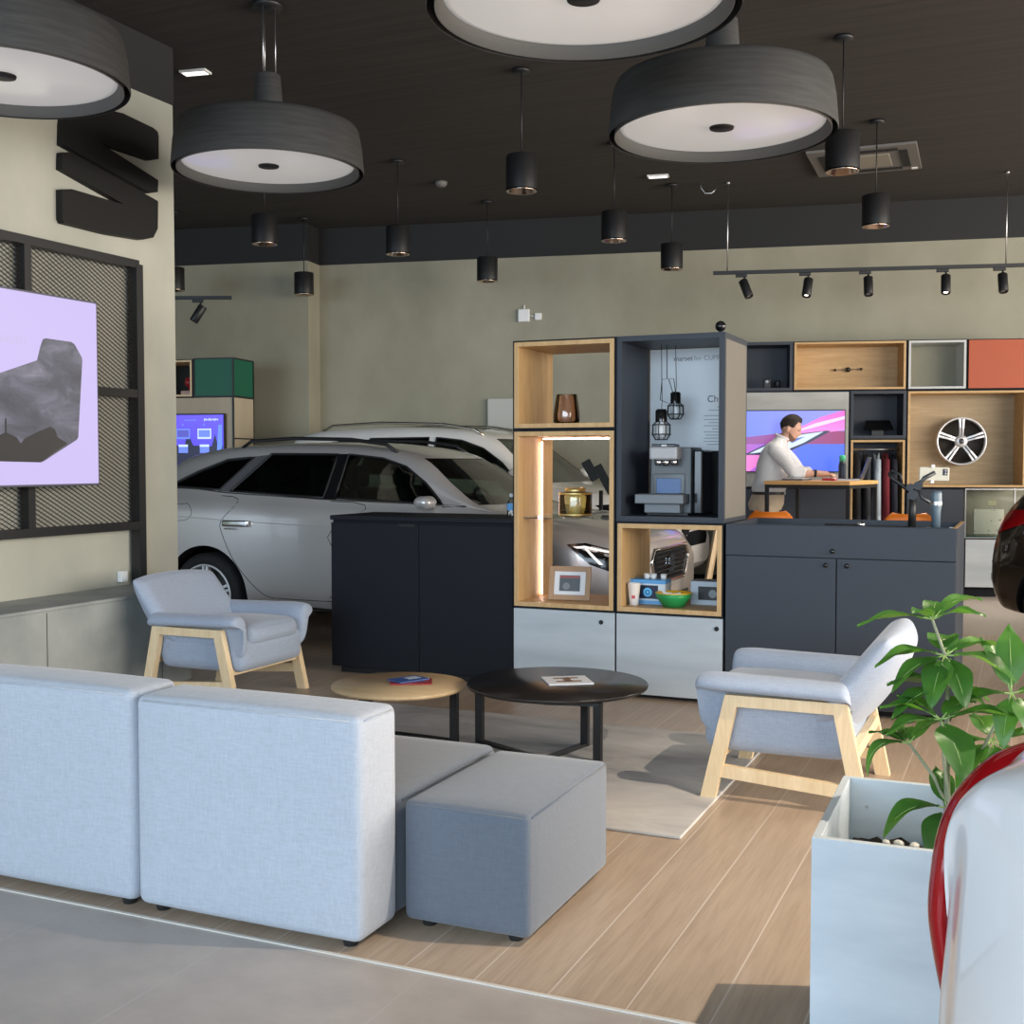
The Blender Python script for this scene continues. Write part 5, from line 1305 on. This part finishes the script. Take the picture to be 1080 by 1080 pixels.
# small cylinder spots
M_refl = P('reflector_gold', (.75, .60, .50), .18, 1)
def spot(label, x, y, z, on=.3, rad=.108, h=.235):
    t = thing('spot_pendant', label, 'spot lamp', (x, y, z), 0, 'small black cylinder spots')
    MB().lathe([(rad, 0), (rad, h - .006), (rad - .006, h), (0, h), (0, h - .01), (rad - .01, h - .01), (rad - .008, .002)], seg=32).build('cylinder', M_blackm, t)
    g = MB().lathe([(rad - .009, -.003), (rad - .001, -.012), (rad * .86, -.010), (rad * .55, .06), (0, .065)], seg=32).build('reflector', M_refl, t)
    MB().lathe([(0, .045), (rad * .35, .045), (rad * .35, .055), (0, .055)], seg=20).build('lens', E('spot_lens', (1, .80, .55), on * 8), g)
    MB().cyl((0, 0, h - .005), (0, 0, ZC - z - .02), .005, None, 8).build('cable', M_blackm, t)
    MB().lathe([(0, ZC - z - .025), (.06, ZC - z - .025), (.06, ZC - z - .001), (0, ZC - z - .001)], seg=24).build('ceiling_rose', M_blackm, t)
    return t
SPX = [('small black spot lamp hanging in the centre between the drum lamps', -3.264, 7.60, 3.235), ('small black spot lamp hanging just right of the left drum lamp', -5.26, 9.42, 3.23), ('small black spot lamp overlapping the top edge of the wall, left of centre', -5.22, 11.25, 3.24),
       ('small black spot lamp just right of the right drum lamp, under the ceiling unit', -1.134, 7.843, 3.215), ('small black spot lamp in front of the ceiling unit, farther than its right neighbour', -1.161, 9.862, 3.235), ('small black spot lamp over the concrete wall, left end of the right spot track', -3.251, 11.30, 3.245),
       ('small black spot lamp under the left rim of the right drum lamp', -3.279, 9.632, 3.24), ('small black spot lamp at the far left, near the partition wall edge', -8.55, 10.35, 3.22), ('small black spot lamp in front of the wall corner at the left', -7.45, 11.2, 3.22), ('small black spot lamp half hidden by the left drum lamp', -6.00, 8.43, 3.21)]
for lb, x, y, z in SPX: spot(lb, x, y, z)
t = spot('black spot lamp to the right of the planter, outside the picture', 1.02, 3.60, 3.23, 1.0)
l = bpy.data.lights.new('spot_beam', 'SPOT'); l.energy = 330; l.spot_size = R(110); l.spot_blend = .5; l.shadow_soft_size = .02; l.color = (1, .84, .66)
o = bpy.data.objects.new('spot_beam', l); col.objects.link(o); o.location = (0, 0, -.02); o.parent = t

# track lights
def track(label, a, b, z, heads, rods, tilt, facing):
    a, b = Vector((*a, z)), Vector((*b, z)); d = b - a; L = d.length
    t = thing('track_light', label, 'track light', a, math.atan2(d.y, d.x))
    MB().box((L / 2, 0, 0), (L, .036, .034)).build('track', M_blackm, t)
    for k, (f, tl, em) in enumerate(heads):
        x = f * L
        ad = MB().box((x - .03, 0, -.032), (.11, .03, .03), .004).build('adapter', M_blackm, t)
        hd = MB(); hd.cyl((x, 0, -.03), (x, 0, -.10), .009)
        M = Matrix.Translation((x, 0, -.12)) @ Matrix.Rotation(tl, 4, 'Y') @ Matrix.Rotation(-tilt, 4, 'X')
        g = MB().lathe([(.0, .045), (.04, .045), (.044, .04), (.044, -.13), (.038, -.14), (.036, -.13), (0, -.125)], seg=24)
        g.bm.transform(M); o = g.build('spot_head', M_blackm, t); MB_ = hd.build('stem', M_blackm, o)
        e = MB().lathe([(0, -.127), (.034, -.128)], seg=20); e.bm.transform(M); e.build('lens', E('track_lens', (1, .9, .78), em), o)
        if em > 1:
            l = bpy.data.lights.new('track_beam', 'SPOT'); l.energy = 16 * em; l.spot_size = R(80); l.spot_blend = .8; l.shadow_soft_size = .03; l.color = (1, .88, .72)
            q = bpy.data.objects.new('track_beam', l); col.objects.link(q); q.matrix_local = M @ Matrix.Translation((0, 0, -.15)); q.parent = o
    for x, y in rods:
        g = MB(); p = Matrix.Rotation(-math.atan2(d.y, d.x), 3, 'Z') @ (Vector((x, y, z)) - a)
        g.cyl((p.x, 0, .015), (p.x, 0, ZC - z - .004), .006, None, 8); g.cyl((p.x, 0, ZC - z - .02), (p.x, 0, ZC - z), .02); g.build('hanging_rod', M_steel, t)
    return a, t
a, t = track('long black spot track with five heads on the right side of the back wall', (-2.863, 11.40), (-.085, 12.10), 3.187, [(.105, -.35, .1), (.315, .15, 2.5), (.51, .0, .1), (.757, .05, 14), (.935, 0, .1)], [(-2.73, 11.43), (-.24, 12.06)], R(18), 1)
g = MB(); g.tube([(.02, 0, ZC - 3.187 - .06), (-.02, 0, ZC - 3.187 - .10), (-.08, 0, ZC - 3.187 - .10), (-.12, 0, ZC - 3.187 - .05), (-.12, 0, ZC - 3.187)], .008, 8); g.build('feed_cable', M_steel, t)
track('short black spot track with one visible head at the left behind the partition wall', (-8.3, 9.36), (-7.346, 9.75), 2.99, [(.25, -.5, .1), (.70, .55, 3.0)], [(-7.9, 9.52)], R(5), 1)
# ceiling cassette, small ceiling fittings
t = thing('air_conditioner', 'flush ceiling air conditioning unit behind the right spot lamps', 'air conditioner', (-1.40, 11.05, ZC - .001), R(2))
M_ac = P('vent_grey', (.16, .15, .14), .5)
g = MB(); g.box((0, 0, -.012), (.92, .92, .024), .004); g.build('frame', M_ac, t)
MB().box((0, 0, -.027), (.44, .44, .012), .003).build('grille', P('vent_beige', (.30, .27, .22), .5), t)
g = MB()
for k in range(4):
    M = Matrix.Rotation(k * PI / 2, 4, 'Z'); g.box((.34, 0, -.027), (.07, .60, .008), 0, 1, 0, M)
g.build('air_slot', M_dark, t)
MB().box((.40, .40, -.027), (.05, .05, .008)).build('sensor', M_white, t)
for lb, x, y in (('small square emergency light on the ceiling left of the drum lamp cables', -5.355, 6.728), ('small square emergency light on the ceiling under the right drum lamp', -3.275, 10.902)):
    t = thing('ceiling_light', lb, 'ceiling light', (x, y, ZC - .001), R(10), 'small ceiling lights')
    MB().box((0, 0, -.008), (.20, .10, .016), .003).build('housing', M_white, t)
    MB().box((0, 0, -.017), (.17, .07, .003)).build('diffuser', E('emergency_diffuser', (1, .95, .88), 1.4), t)
t = thing('exit_light', 'pale green lit fitting at the top edge of the picture', 'ceiling light', (-1.235, 7.03, ZC - .001), 0)
MB().box((0, 0, -.01), (.16, .06, .02), .003).build('housing', M_white, t); MB().box((0, 0, -.0215), (.13, .04, .003)).build('diffuser', E('exit_green', (.55, 1, .6), 1.5), t)
t = thing('smoke_detector', 'small round detector on the dark ceiling left of centre', 'smoke detector', (-5.27, 10.3, ZC - .001))
MB().lathe([(0, -.05), (.03, -.05), (.055, -.03), (.06, 0), (0, 0)], seg=24).build('housing', M_ac, t)

# ------------------------------------------------------------------ planter, soil, pebbles, plant
PX0, PX1, PY0, PY1, PH = -.418, .13, 2.535, 3.075, .55
t = thing('planter_box', 'pale grey square planter box in the right foreground', 'planter', ((PX0 + PX1) / 2, (PY0 + PY1) / 2, 0), R(1))
a, b = PX1 - PX0, PY1 - PY0; th = .018
M_plant = mottled('planter_grey', (.43, .485, .53), (.56, .615, .655), 2.4, .5, .03, (1, 1, 3.5), 6)
for nm, c, d in (('front_panel', (0, -b / 2 + th / 2, PH / 2), (a, th, PH)), ('back_panel', (0, b / 2 - th / 2, PH / 2), (a, th, PH)), ('side_panel', (-a / 2 + th / 2, 0, PH / 2), (th, b - 2 * th, PH)), ('side_panel', (a / 2 - th / 2, 0, PH / 2), (th, b - 2 * th, PH))):
    MB().box(c, d, .001).build(nm, M_plant, t)
MB().box((0, 0, .05), (a - 2 * th, b - 2 * th, .02)).build('bottom', M_plant, t)
MB().cyl((-a / 2 + .06, b / 2 - th + .001, .48), (-a / 2 + .06, b / 2 - th - .003, .48), .0035).build('screw', M_steel, t)
soil = mottled('soil', (.015, .011, .008), (.05, .035, .025), 30, .95, .8)
g = MB(); n = 26
rows = [[g.bm.verts.new((-.25 + .5 * i / n, -.245 + .49 * j / n, .395 + .03 * math.sin(i * 1.7) * math.cos(j * 1.3) * .4 + random.uniform(0, .014) + .035 * math.exp(-((i - n * .5) ** 2 + (j - n * .5) ** 2) / 40))) for j in range(n + 1)] for i in range(n + 1)]
for i in range(n):
    for j in range(n): g.bm.faces.new((rows[i][j], rows[i + 1][j], rows[i + 1][j + 1], rows[i][j + 1])).smooth = True
o = g.build('soil', soil); o.location = ((PX0 + PX1) / 2, (PY0 + PY1) / 2, 0); tag(o, 'dark soil filling the grey planter box', 'soil', None, 'stuff')
g = MB()
for k in range(90):
    x, y = random.uniform(-.22, .23), random.uniform(-.225, .20)
    if (x - .02) ** 2 + (y + .02) ** 2 < .005: continue
    r = random.uniform(.008, .014); M = Matrix.Translation((x, y, .415 + .025 * math.exp(-(x * x + y * y) / .015))) @ Matrix.Rotation(random.random() * 6, 4, 'Z') @ Matrix.Diagonal((1.3, 1, .7, 1))
    q = bmesh.ops.create_icosphere(g.bm, subdivisions=2, radius=r, matrix=M)
o = g.build('white_pebbles', P('pebble_white', (.72, .70, .64), .6), None, True); o.location = ((PX0 + PX1) / 2, (PY0 + PY1) / 2, 0); tag(o, 'white pebbles scattered on the soil in the planter', 'pebbles', None, 'stuff')
# plant
t = thing('potted_plant', 'green umbrella leaved house plant growing in the planter', 'plant', (-.155, 2.83, .40))
def W(x, y, z): return Vector((x + .155, y - 2.83, z - .40))
lf = P('leaf_green', (.06, .20, .03), .38, 0, Subsurface_Weight=0.0)
nt, N, L, b = nodes(lf)
f = noise(lf, coords(lf), 9, 3); colour(lf, ramp(lf, f, [(.3, (.022, .080, .018)), (.55, (.045, .155, .026)), (.8, (.12, .28, .04))]))
tr = N.new('ShaderNodeBsdfTranslucent'); tr.inputs[0].default_value = (.20, .50, .05, 1)
mx = N.new('ShaderNodeMixShader'); mx.inputs[0].default_value = .28
L.new(b.outputs[0], mx.inputs[1]); L.new(tr.outputs[0], mx.inputs[2]); L.new(mx.outputs[0], N['Material Output'].inputs[0])
leaves = MB(); veins = MB()
def leaf(p, az, el, ln, wd_, droop):
    n, m = 11, 5; rows = []
    side = Vector((-math.sin(az), math.cos(az), 0)); mid = []
    pos = Vector(p); e = el; ps = ln * .12
    pos = pos + Vector((math.cos(az) * math.cos(e), math.sin(az) * math.cos(e), math.sin(e))) * ps
    stalk = [Vector(p), pos.copy()]
    for i in range(n + 1):
        q = i / n
        dirv = Vector((math.cos(az) * math.cos(e), math.sin(az) * math.cos(e), math.sin(e)))
        up = side.cross(dirv) * -1
        wq = wd_ * (math.sin(PI * min(1, (q * .96 + .02)) ** .80) ** .9) * (1 - .15 * q)
        row = []
        for j in range(m + 1):
            s = 2 * j / m - 1
            row.append(leaves.bm.verts.new(pos + side * (s * wq / 2) + Vector((0, 0, 1)) * (abs(s) * wq * .16 + .004 * math.sin(9 * q + 3 * s))))
        rows.append(row); mid.append(pos + Vector((0, 0, .0015)))
        pos = pos + dirv * (ln * .88 / n); e -= droop / n
    for i in range(n):
        for j in range(m): leaves.bm.faces.new((rows[i][j], rows[i + 1][j], rows[i + 1][j + 1], rows[i][j + 1])).smooth = True
    veins.tube(stalk + mid, [.0022, .002] + [.0013 * (1 - .06 * i) for i in range(n + 1)], 5)
CAMR = R(23.7)   # picture right seen from the entrance, as a world azimuth
def az(deg): return CAMR + R(deg)     # 0 = right, 90 = away, 180 = left, 270 = towards
WH = [((-.200, 2.86, .988), [(180, 10, .165, .042, .5), (215, 30, .08, .04, .5), (20, 35, .15, .045, .7), (60, 30, .10, .045, .5), (330, 25, .11, .045, .6)]),
      ((-.172, 2.87, .905), [(178, 12, .16, .058, .7), (200, -12, .15, .055, .6), (235, -30, .14, .06, .5), (275, -35, .13, .062, .5), (320, 5, .16, .07, .7), (15, 22, .18, .055, .9), (80, 28, .12, .06, .5), (45, 20, .10, .055, .4)]),
      ((-.165, 2.87, .835), [(190, 20, .14, .045, .6), (205, -5, .17, .05, .5), (160, 10, .12, .05, .4), (10, -5, .10, .05, .5), (340, -15, .10, .05, .5), (60, 10, .10, .05, .5)]),
      ((-.175, 2.80, .770), [(170, 28, .13, .055, .6), (150, 40, .10, .05, .5), (195, 5, .13, .05, .6), (275, -32, .155, .075, .5), (345, 18, .16, .055, .4), (30, 30, .12, .05, .6)]),
      ((-.245, 2.84, .700), [(190, 10, .14, .04, 1.6), (150, 20, .09, .035, .4), (80, 30, .08, .035, .5), (20, 45, .10, .04, .5), (165, 30, .06, .03, .4)]),
      ((-.030, 2.86, .830), [(105, 60, .14, .05, .4), (70, 75, .15, .055, .3), (175, 0, .12, .055, .7), (285, -35, .16, .075, .6), (0, 10, .14, .06, .6), (230, -50, .12, .05, .4)]),
      ((-.070, 2.88, .715), [(200, -35, .14, .065, .6), (175, 5, .10, .05, .6), (260, -50, .12, .06, .5), (350, 15, .15, .055, .6), (320, -25, .15, .06, .6), (25, 40, .13, .05, .5), (90, 30, .12, .05, .5)]),
      ((-.160, 2.82, .565), [(195, 12, .17, .06, 1.1), (240, -25, .15, .065, .8), (95, 55, .10, .05, .4), (350, 30, .11, .05, .5), (20, 10, .13, .055, .7)])]
random.seed(5)
for p, ls in WH:
    q = W(*p)
    for (a_, e_, l_, w__, d_) in ls: leaf(q, az(a_ + random.uniform(-6, 6)), R(e_), l_ * 1.08, w__ * 1.25, d_ * 1.3)
leaves.build('foliage', lf, t); veins.build('leaf_veins', P('vein_pale', (.30, .45, .14), .5), t)
st = MB()
st.tube([W(-.155, 2.83, .40), W(-.160, 2.835, .56), W(-.165, 2.85, .72), W(-.165, 2.87, .835), W(-.172, 2.87, .905), W(-.200, 2.86, .988)], [.008, .0075, .006, .005, .004, .003], 8)
st.tube([W(-.15, 2.83, .40), W(-.15, 2.82, .55), W(-.165, 2.81, .66), W(-.175, 2.80, .770)], [.006, .005, .004, .003], 8)
st.tube([W(-.158, 2.83, .56), W(-.19, 2.835, .63), W(-.245, 2.84, .700)], [.005, .004, .003], 8)
st.tube([W(-.14, 2.83, .40), W(-.11, 2.84, .55), W(-.105, 2.86, .66), W(-.06, 2.86, .76), W(-.030, 2.86, .830)], [.006, .005, .0045, .0035, .003], 8)
st.tube([W(-.105, 2.86, .66), W(-.070, 2.88, .715)], [.004, .003], 8)
st.build('stem', mottled('stem_bark', (.20, .22, .13), (.34, .34, .22), 20, .7, .2), t)

# ------------------------------------------------------------------ the man at the desk
def tubeE(g, rows, seg=28):
    """rows: (centre, a, b, axis_a, axis_b) elliptical rings joined to a closed tube"""
    R_ = []
    for c, a, b, ua, ub in rows:
        c, ua, ub = Vector(c), Vector(ua).normalized(), Vector(ub).normalized()
        R_.append([g.bm.verts.new(c + ua * a * math.cos(2 * PI * i / seg) + ub * b * math.sin(2 * PI * i / seg)) for i in range(seg)])
    for A, B_ in zip(R_, R_[1:]):
        for i in range(seg): g.bm.faces.new((A[i], A[(i + 1) % seg], B_[(i + 1) % seg], B_[i]))
    g.bm.faces.new(R_[0][::-1]); g.bm.faces.new(R_[-1]); return g
def limb(g, pts, rad, sub=5):
    P_ = catmull([tuple(p) for p in pts], sub) if len(pts) > 2 else [tuple(p) for p in pts]
    n = len(P_) - 1; rr = []
    for i in range(n + 1):
        q = i / n * (len(rad) - 1); k = min(len(rad) - 2, int(q)); rr.append(rad[k] + (rad[k + 1] - rad[k]) * (q - k))
    bm2 = MB().tube(P_, rr, 16); me = bpy.data.meshes.new('l'); bmesh.ops.recalc_face_normals(bm2.bm, faces=bm2.bm.faces[:]); bm2.bm.to_mesh(me); bm2.bm.free(); g.bm.from_mesh(me); bpy.data.meshes.remove(me)
    q = bmesh.ops.create_uvsphere(g.bm, u_segments=14, v_segments=10, radius=rad[0] * .98, matrix=Matrix.Translation(P_[0])); bmesh.ops.create_uvsphere(g.bm, u_segments=14, v_segments=10, radius=rad[-1] * .98, matrix=Matrix.Translation(P_[-1]))
    return g
def catmull3(P, sub):
    out = []
    for i in range(len(P) - 1):
        p0 = P[max(0, i - 1)]; p1, p2 = P[i], P[i + 1]; p3 = P[min(len(P) - 1, i + 2)]
        for j in range(sub):
            t = j / sub
            out.append(tuple(.5 * (2 * b + (c - a) * t + (2 * a - 5 * b + 4 * c - d) * t * t + (3 * b - a - 3 * c + d) * t ** 3) for a, b, c, d in zip(p0, p1, p2, p3)))
    out.append(P[-1]); return out
_cm = catmull
def catmull(P, sub): return catmull3(P, sub) if len(P[0]) == 3 else _cm(P, sub)
def voxel(name, g, mt, parent, vs, smooth=4):
    bmesh.ops.recalc_face_normals(g.bm, faces=g.bm.faces[:])
    me = bpy.data.meshes.new('s'); g.bm.to_mesh(me); g.bm.free(); o = bpy.data.objects.new('s', me); col.objects.link(o)
    md = o.modifiers.new('r', 'REMESH'); md.mode = 'VOXEL'; md.voxel_size = vs; md.use_smooth_shade = True
    sm = o.modifiers.new('m', 'SMOOTH'); sm.factor = .5; sm.iterations = smooth
    m2 = evalmesh(o); bpy.data.objects.remove(o); m2.materials.clear(); m2.materials.append(mt); m2.name = name
    for p_ in m2.polygons: p_.use_smooth = True
    return link(bpy.data.objects.new(name, m2), parent)
t = thing('person', 'man with short dark hair in a white shirt and beige trousers leaning over the desk', 'person', (-2.325, 11.50, 0), R(3))
M_skin = P('skin', (.60, .345, .25), .5, 0); M_shirt = fabric('shirt_white', (.74, .75, .77)); M_trous = fabric('trousers_beige', (.50, .40, .29)); M_hair = P('hair_dark', (.020, .013, .010), .75)
# local: +x forwards (towards the desk), +y his left, z up
EX, EY = (1, 0, 0), (0, 1, 0)
TORSO = [((-.02, 0, .98), .150, .172), ((.0, 0, 1.06), .142, .162), ((.02, 0, 1.19), .145, .160), ((.04, 0, 1.33), .140, .178), ((.062, 0, 1.43), .125, .185), ((.085, 0, 1.50), .095, .165), ((.105, 0, 1.545), .065, .10), ((.12, 0, 1.575), .052, .056)]
RS, RE, RW, RH = Vector((.095, -.178, 1.475)), Vector((.265, -.245, 1.262)), Vector((.475, -.185, 1.238)), Vector((.535, -.165, 1.232))
LS, LE, LW, LH = Vector((.095, .178, 1.475)), Vector((.265, .235, 1.262)), Vector((.475, .12, 1.238)), Vector((.535, .10, 1.232))
HIP = {-1: Vector((-.02, -.095, .93)), 1: Vector((-.02, .095, .93))}
KN = {-1: Vector((.03, -.11, .50)), 1: Vector((.07, .11, .50))}; AN = {-1: Vector((-.02, -.12, .09)), 1: Vector((.04, .12, .09))}
g = MB()
tilt = lambda z: Vector((1, 0, -.25 * max(0, (z - 1.1) * 2)))
tubeE(g, [(c, a - .012, b - .012, tilt(c[2]), EY) for c, a, b in TORSO])
limb(g, [(.105, 0, 1.53), (.145, 0, 1.575), (.185, 0, 1.63)], [.060, .054, .056])
for S, Ee, W_, H_ in ((RS, RE, RW, RH), (LS, LE, LW, LH)):
    limb(g, [S, Ee, W_, H_], [.052, .042, .028, .030])
    tubeE(g, [(W_, .026, .02, (0, 0, 1), EY), (W_.lerp(H_, .5), .022, .036, (0, 0, 1), EY), (H_ + (H_ - W_) * .35, .016, .040, (0, 0, 1), EY)], 16)
for s in (-1, 1):
    limb(g, [HIP[s], KN[s], AN[s]], [.085, .056, .038]); limb(g, [AN[s] - Vector((.04, 0, .045)), AN[s] + Vector((.13, -.01 * s, -.055))], [.036, .030])
# head with face
n, m_ = 40, 28; HC = Vector((.205, 0, 1.672)); PT = Matrix.Rotation(R(24), 3, 'Y')
def headpt(u, v):
    a = u * 2 * PI; b_ = (v - .5) * PI
    x, y, z = math.cos(a) * math.cos(b_), math.sin(a) * math.cos(b_), math.sin(b_)
    X, Y, Z = x * .097, y * .073, z * .120
    if z < 0:
        Y *= 1 - .30 * (-z) ** 1.3
        X = X * (1 - .12 * (-z)) + .022 * (-z)
        if x < 0: X *= 1 - .30 * (-z)
    if x > .1:
        f = x
        X += .026 * math.exp(-((z + .14) / .15) ** 2 - (y / .15) ** 2) * f
        X -= .008 * math.exp(-((z - .06) / .10) ** 2 - ((abs(y) - .40) / .2) ** 2)
        X += .007 * math.exp(-((z - .22) / .10) ** 2)
        X += .006 * math.exp(-((z + .46) / .07) ** 2 - (y / .3) ** 2)
        X += .012 * math.exp(-((z + .80) / .18) ** 2 - (y / .4) ** 2)
    return HC + PT @ Vector((X, Y, Z))
rows = [[g.bm.verts.new(headpt(i / n, j / m_)) for i in range(n)] for j in range(1, m_)]
top, bot = g.bm.verts.new(headpt(0, 1)), g.bm.verts.new(headpt(0, 0))
for j in range(m_ - 2):
    for i in range(n): g.bm.faces.new((rows[j][i], rows[j][(i + 1) % n], rows[j + 1][(i + 1) % n], rows[j + 1][i]))
for i in range(n): g.bm.faces.new((rows[-1][i], rows[-1][(i + 1) % n], top)); g.bm.faces.new((rows[0][(i + 1) % n], rows[0][i], bot))
for s in (-1, 1):
    c = HC + PT @ Vector((-.012, s * .074, -.012)); bmesh.ops.create_uvsphere(g.bm, u_segments=12, v_segments=8, radius=1, matrix=Matrix.Translation(c) @ Matrix.Rotation(R(24), 4, 'Y') @ Matrix.Diagonal((.019, .011, .032, 1)))
for H_, W_, s in ((RH, RW, -1), (LH, LW, 1)):
    d = (H_ - W_).normalized(); sd = Vector((0, 0, 1)).cross(d).normalized()
    for off, ln in ((-.029, .066), (-.010, .078), (.010, .074), (.029, .058)):
        b1 = H_ + sd * off + d * .022; b2 = b1 + d * ln * .55 + Vector((0, 0, .004)); b3 = b2 + d * ln * .45 + Vector((0, 0, -.022))
        limb(g, [b1, b2, b3], [.0105, .0095, .0080], 3)
    b0 = H_ - d * .02 - sd * (.026 * s); b1 = b0 + d * .035 - sd * (.020 * s); b2 = b1 + d * .03 - sd * (.004 * s) + Vector((0, 0, -.012))
    limb(g, [b0, b1, b2], [.014, .012, .009], 3)
voxel('body', g, M_skin, t, .0048, 3)
for s in (-1, 1):
    MB().lathe([(.009 * math.cos(R(a)), .009 * math.sin(R(a))) for a in range(-90, 91, 18)], HC + PT @ Vector((.080, s * .029, .008)), 14).build('eye', P('eye_dark', (.03, .02, .015), .2), t)
# hair: cap over the skull with a hairline, shorter at the sides
hb = MB(); rows = []; nj, ni = 22, 64
def hairline(u):
    a = abs(((u + .5) % 1) - .5) * 2     # 0 front .. 1 back
    if a < .28: return .735
    if a < .42: return .735 - (a - .28) / .14 * .20
    if a < .55: return .535
    return .535 - (a - .55) / .45 * .20
for j in range(nj + 1):
    row = []
    for i in range(ni):
        u = i / ni; v = hairline(u) + (.9995 - hairline(u)) * j / nj
        p_ = headpt(u, v); dq = (p_ - HC).normalized()
        fr = math.cos(u * 2 * PI)
        th = .004 + .016 * min(1, j / 9) + (.008 * max(0, fr) * math.exp(-((j - 6) / 5) ** 2)) + .002 * math.sin(i * 2.7 + j * 1.3)
        row.append(hb.bm.verts.new(p_ + dq * th))
    rows.append(row)
for j in range(nj):
    for i in range(ni): hb.bm.faces.new((rows[j][i], rows[j][(i + 1) % ni], rows[j + 1][(i + 1) % ni], rows[j + 1][i])).smooth = True
hb.bm.faces.new(rows[-1])
hb.build('hair', M_hair, t)
beard = MB(); rows = []
for j in range(9):
    row = []
    for i in range(31):
        q = (i / 30 - .5) * 2; v = .10 + .20 * j / 8 + (.10 * max(0, abs(q) - .5) * 2 * j / 8)
        p_ = headpt(q * .235, v); row.append(beard.bm.verts.new(p_ + (p_ - HC).normalized() * .0022))
    rows.append(row)
for j in range(8):
    for i in range(30): beard.bm.faces.new((rows[j][i], rows[j][i + 1], rows[j + 1][i + 1], rows[j + 1][i])).smooth = True
beard.build('beard_stubble', P('stubble', (.22, .12, .08), .7), t)
# shirt: torso and rolled sleeves as one garment
g = MB()
sh = [((0, 0, 1.045), .150, .170)] + [(c, a + .010, b + .010) for c, a, b in TORSO[1:]]
sh[1] = ((.0, 0, 1.075), .163, .178); sh.insert(2, ((.008, 0, 1.12), .166, .180)); sh[-1] = ((.128, 0, 1.59), .060, .062)
tubeE(g, [(c, a, b, tilt(c[2]), EY) for c, a, b in sh])
for S, Ee, W_ in ((RS, RE, RW), (LS, LE, LW)):
    limb(g, [S + Vector((-.01, 0, -.01)), S.lerp(Ee, .55), Ee, Ee.lerp(W_, .38)], [.074, .068, .060, .050])
    e = Ee.lerp(W_, .40); d = (W_ - Ee).normalized(); tubeE(g, [(e - d * .025, .054, .054, (0, 0, 1), d.cross(Vector((0, 0, 1)))), (e + d * .022, .052, .052, (0, 0, 1), d.cross(Vector((0, 0, 1))))], 20)
o = voxel('shirt', g, M_shirt, t, .007, 5)
g = MB(); g.tube([(.128 + .066 * math.cos(a), .064 * math.sin(a), 1.592 - .028 * math.cos(a)) for a in [2 * PI * i / 28 for i in range(28)]], .011, 8, 0, True); g.build('collar', M_shirt, o)
g = MB()
tubeE(g, [(c, a, b, EX, EY) for c, a, b in (((-.0, 0, 1.055), .150, .168), ((-.01, 0, 1.0), .162, .180), ((-.025, 0, .94), .172, .186), ((-.03, 0, .88), .150, .178))])
for s in (-1, 1): limb(g, [HIP[s] + Vector((0, 0, -.02)), KN[s], AN[s] + Vector((0, 0, .0))], [.102, .078, .064])
voxel('trousers', g, M_trous, t, .009, 4)
g = MB(); tubeE(g, [((0, 0, 1.032), .158, .176, EX, EY), ((0, 0, 1.062), .156, .174, EX, EY)], 40); o = g.build('belt', M_blackm, t)
MB().box((.158, 0, 1.047), (.008, .045, .034), .002).build('buckle', M_steel, o)
for s in (-1, 1): MB().soft((AN[s].x + .07, AN[s].y, .05), (.28, .10, .098), .04, 5).build('shoe', P('shoe_brown', (.10, .05, .03), .5), t)
d = (RW - RE).normalized(); p_ = RW - d * .015
MB().cyl(p_ - d * .011, p_ + d * .011, .036, None, 24).build('wristband', M_blackm, t)
